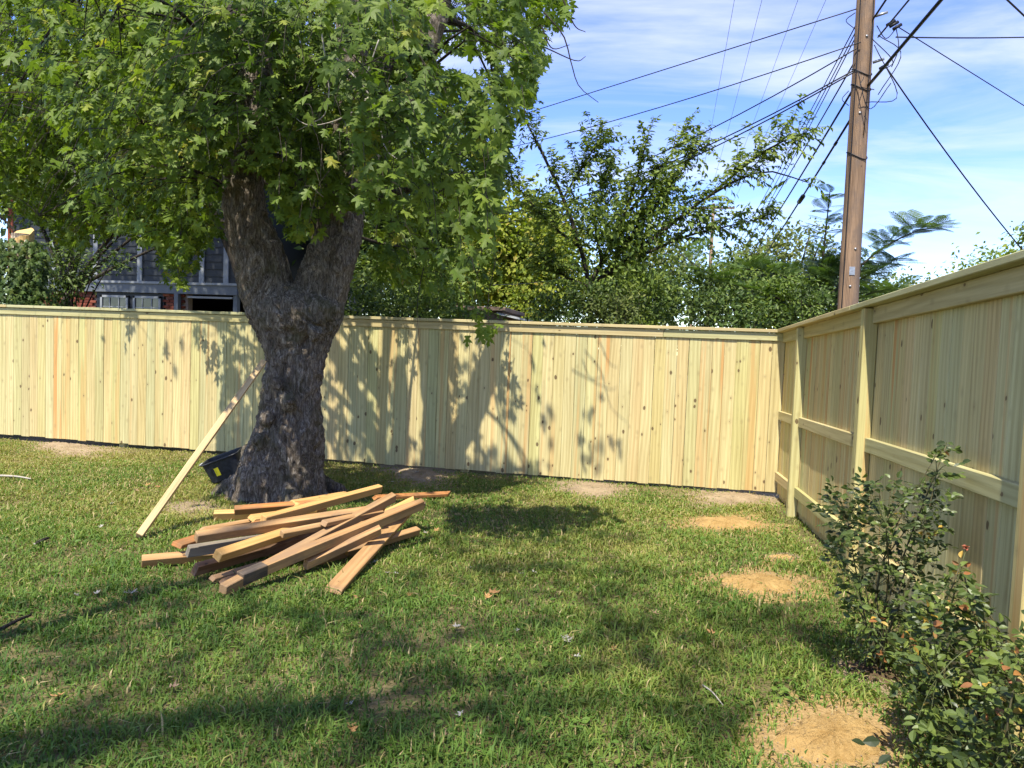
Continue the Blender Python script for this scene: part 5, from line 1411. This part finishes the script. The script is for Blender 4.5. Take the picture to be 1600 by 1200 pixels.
ang = gr.uniform(0, 2*math.pi, n); lean = gr.uniform(0.25, 1.35, n)
dx, dy_ = np.cos(ang), np.sin(ang); sx_, sy_ = -dy_, dx
zg = ground_z(xg, yg)-0.004
B0 = np.stack([xg, yg, zg], 1); D = np.stack([dx, dy_, 0*dx], 1); Sd = np.stack([sx_, sy_, gr.normal(0, 0.25, n)], 1)
h = hgt[:, None]; wv_ = wid[:, None]; ln_ = lean[:, None]; upv = V(0, 0, 1)
v0 = B0-Sd*wv_*0.8; v1 = B0+Sd*wv_*0.8
mid = B0+upv*h*0.62+D*h*ln_*0.35; v2 = mid+Sd*wv_; v3 = mid-Sd*wv_
v4 = B0+upv*h*(1.0-0.28*ln_)+D*h*ln_*1.05
gvv = np.stack([v0, v1, v2, v3, v4], 1).reshape(-1, 3)
kk = np.arange(n)[:, None]*5
dry = np.interp(yg, [2, 4.2, 5.5, 8.7], [0.02, 0.07, 0.20, 0.27])+0.16*np.clip((-2.5-xg)/2, 0, 1)*np.clip((yg-4)/1.5, 0, 1)
tg = np.clip(0.27+dry+0.42*(n1g-0.5)+0.30*(n4g-0.5)+0.25*(n3g-0.5)+gr.normal(0, 0.13, n), 0, 0.80)
straw = gr.uniform(size=n) < (0.02+dry*0.55)
tg = np.where(straw, gr.uniform(0.80, 1.0, n), tg)
me = npmesh('grass', gvv, [kk+np.array([[0, 1, 2, 3]]), kk+np.array([[3, 2, 4]])], np.repeat(tg, 5), smooth=True)
tag(obj('grass', me, M['grass']), 'short mixed green and straw coloured lawn grass', 'grass', kind='stuff')
# low broad-leaved weeds among the grass
n = 5200
yw = 1.9+6.4*gr.uniform(size=n)**1.4; xw = -0.88*yw-1.0+gr.uniform(size=n)*(np.minimum(0.40*yw+0.6, XF-0.1)+0.88*yw+1.0)
kp = vnoise(xw, yw, 1.6, 12) > 0.52
for w, k in PATCH: kp &= ~inside(w, xw, yw)
kp &= ((xw-b0[0])**2+(yw-TY)**2) > 0.55**2
xw, yw = xw[kp], yw[kp]; n = len(xw)
a = gr.uniform(0, 6.28, n)
s = Soup(); scatter(s, DV*V(1.5, 1, 1), [DF], np.stack([xw, yw, ground_z(xw, yw)+gr.uniform(0.008, 0.03, n)], 1), unit(np.stack([np.cos(a), np.sin(a), gr.uniform(-0.1, 0.5, n)], 1)), unit(np.stack([gr.normal(0, .3, n), gr.normal(0, .3, n), np.ones(n)], 1)), gr.uniform(0.018, 0.042, n), np.clip(gr.normal(0.35, 0.14, n), 0, 0.75))
tag(obj('weeds', s.mesh('weeds'), M['grass']), 'low broad-leaved weeds growing among the lawn grass', 'weeds', kind='stuff')

# ------------------------------------------------------------------ fallen leaves, chips and sticks
def curl_leaf(seed, tintv):
    r = np.random.default_rng(seed); v = LV.copy(); v[:, 2] = 0.9*v[:, 0]**2*r.uniform(0.6, 1.8)+0.4*(v[:, 1]-0.4)**2*r.uniform(0.3, 1.3)+r.normal(0, 0.02, len(v))
    me = npmesh('dry_leaf', v, [LT_], np.full(len(v), tintv)); me.materials.append(M['dry_leaf']); return me
pale = [curl_leaf(k, 0.05+0.10*k) for k in range(4)]; brown = [curl_leaf(10+k, 0.66+0.1*k) for k in range(4)]
litter = [(197, 928, 0.10, 0), (152, 928, .05, 0), (115, 928, .05, 0), (735, 885, .06, 0), (838, 896, .06, 0), (818, 897, .05, 0), (795, 865, .05, 0), (885, 1005, .085, 0), (897, 1028, .05, 0), (810, 986, .045, 0), (710, 985, .06, 0), (605, 897, .05, 0), (622, 898, .05, 0), (650, 742, .07, 0), (615, 752, .05, 0), (668, 834, .06, 0), (590, 880, .06, 0), (720, 1120, .05, 0), (545, 1108, .05, 0), (60, 852, .06, 0), (160, 822, .06, 0), (170, 790, .07, 0),
          (765, 930, .09, 1), (760, 940, .07, 1), (1020, 963, .07, 1), (1115, 993, .06, 1), (680, 832, .07, 1), (230, 760, .08, 1), (215, 768, .07, 1), (250, 762, .07, 1), (88, 1096, .07, 1), (548, 1142, .07, 1), (265, 1082, .06, 1), (555, 932, .06, 1), (960, 1015, .06, 1), (500, 760, .07, 1), (690, 1160, .06, 1), (130, 780, .07, 1), (560, 800, .06, 1), (640, 930, .06, 1)]
for i, (px_, py_, sz, kd) in enumerate(litter):
    p = on_ground(px_, py_); p[2] = float(ground_z(p[0], p[1]))+0.025
    o = obj('fallen_leaf', (brown if kd else pale)[i % 4]); o.location = p; o.scale = (sz*0.75, sz*0.75, sz*0.75)
    o.rotation_euler = (random.uniform(-.4, .4), random.uniform(-.4, .4), random.uniform(0, 6.28))
    tag(o, 'curled brown dead leaf lying on the lawn' if kd else 'curled whitish dead leaf lying on the lawn', 'leaf', 'brown fallen leaves' if kd else 'whitish fallen leaves')
for k, (pa, pb_, r, lb) in enumerate((((0, 748), (50, 752), 0.012, 'bare stick lying on dry grass near the fence'), ((0, 985), (48, 962), 0.010, 'dark broken twig lying in the shaded lawn'), ((58, 856), (76, 848), 0.014, 'short stubby stick lying on the sunlit lawn'), ((1098, 1068), (1130, 1098), 0.004, 'thin pale straw stalk lying by the sand patch'))):
    A, B = on_ground(*pa), on_ground(*pb_)
    for q in (A, B): q[2] = float(ground_z(q[0], q[1]))+0.022+r
    s = Soup(); mid = (A+B)/2; s.add(*tube(smooth_path([A-mid, V(0, 0.015, 0.006), B-mid], 7), np.linspace(r, r*0.6, 7), 6))
    o = obj('stick', s.mesh('stick', True), M['dead_twig' if k in (0, 3) else 'bark']); o.location = mid; tag(o, lb, 'stick')

# crumbs of soil on the bare spots
cr = np.random.default_rng(31); cp, csz, ct = [], [], []
for w, k in PATCH:
    c = w.mean(0); n = 260
    u = c+(w[cr.integers(0, len(w), n)]-c)*(cr.uniform(0, 1.15, n)**0.6)[:, None]; cp.append(u)
cp = np.concatenate(cp); n = len(cp)
TV = np.array([[0, 0, 0.6], [0.6, 0, 0], [0, 0.7, 0.05], [-0.55, 0.1, 0], [-0.05, -0.6, 0.05], [0, 0, -0.5]]); TF = np.array([(0, 1, 2), (0, 2, 3), (0, 3, 4), (0, 4, 1), (5, 2, 1), (5, 3, 2), (5, 4, 3), (5, 1, 4)])
a = cr.uniform(0, 6.28, n)
s_ = Soup(); scatter(s_, TV, [TF], np.stack([cp[:, 0], cp[:, 1], ground_z(cp[:, 0], cp[:, 1])+0.018], 1), unit(np.stack([np.cos(a), np.sin(a), 0.2*np.sin(3*a)], 1)), unit(np.stack([cr.normal(0, .3, n), cr.normal(0, .3, n), np.ones(n)], 1)), cr.uniform(0.003, 0.011, n), cr.uniform(0, 1, n))
tag(obj('soil_crumbs', s_.mesh('soil_crumbs'), M['dirt']), 'loose soil crumbs scattered over the bare spots', 'soil', kind='stuff')
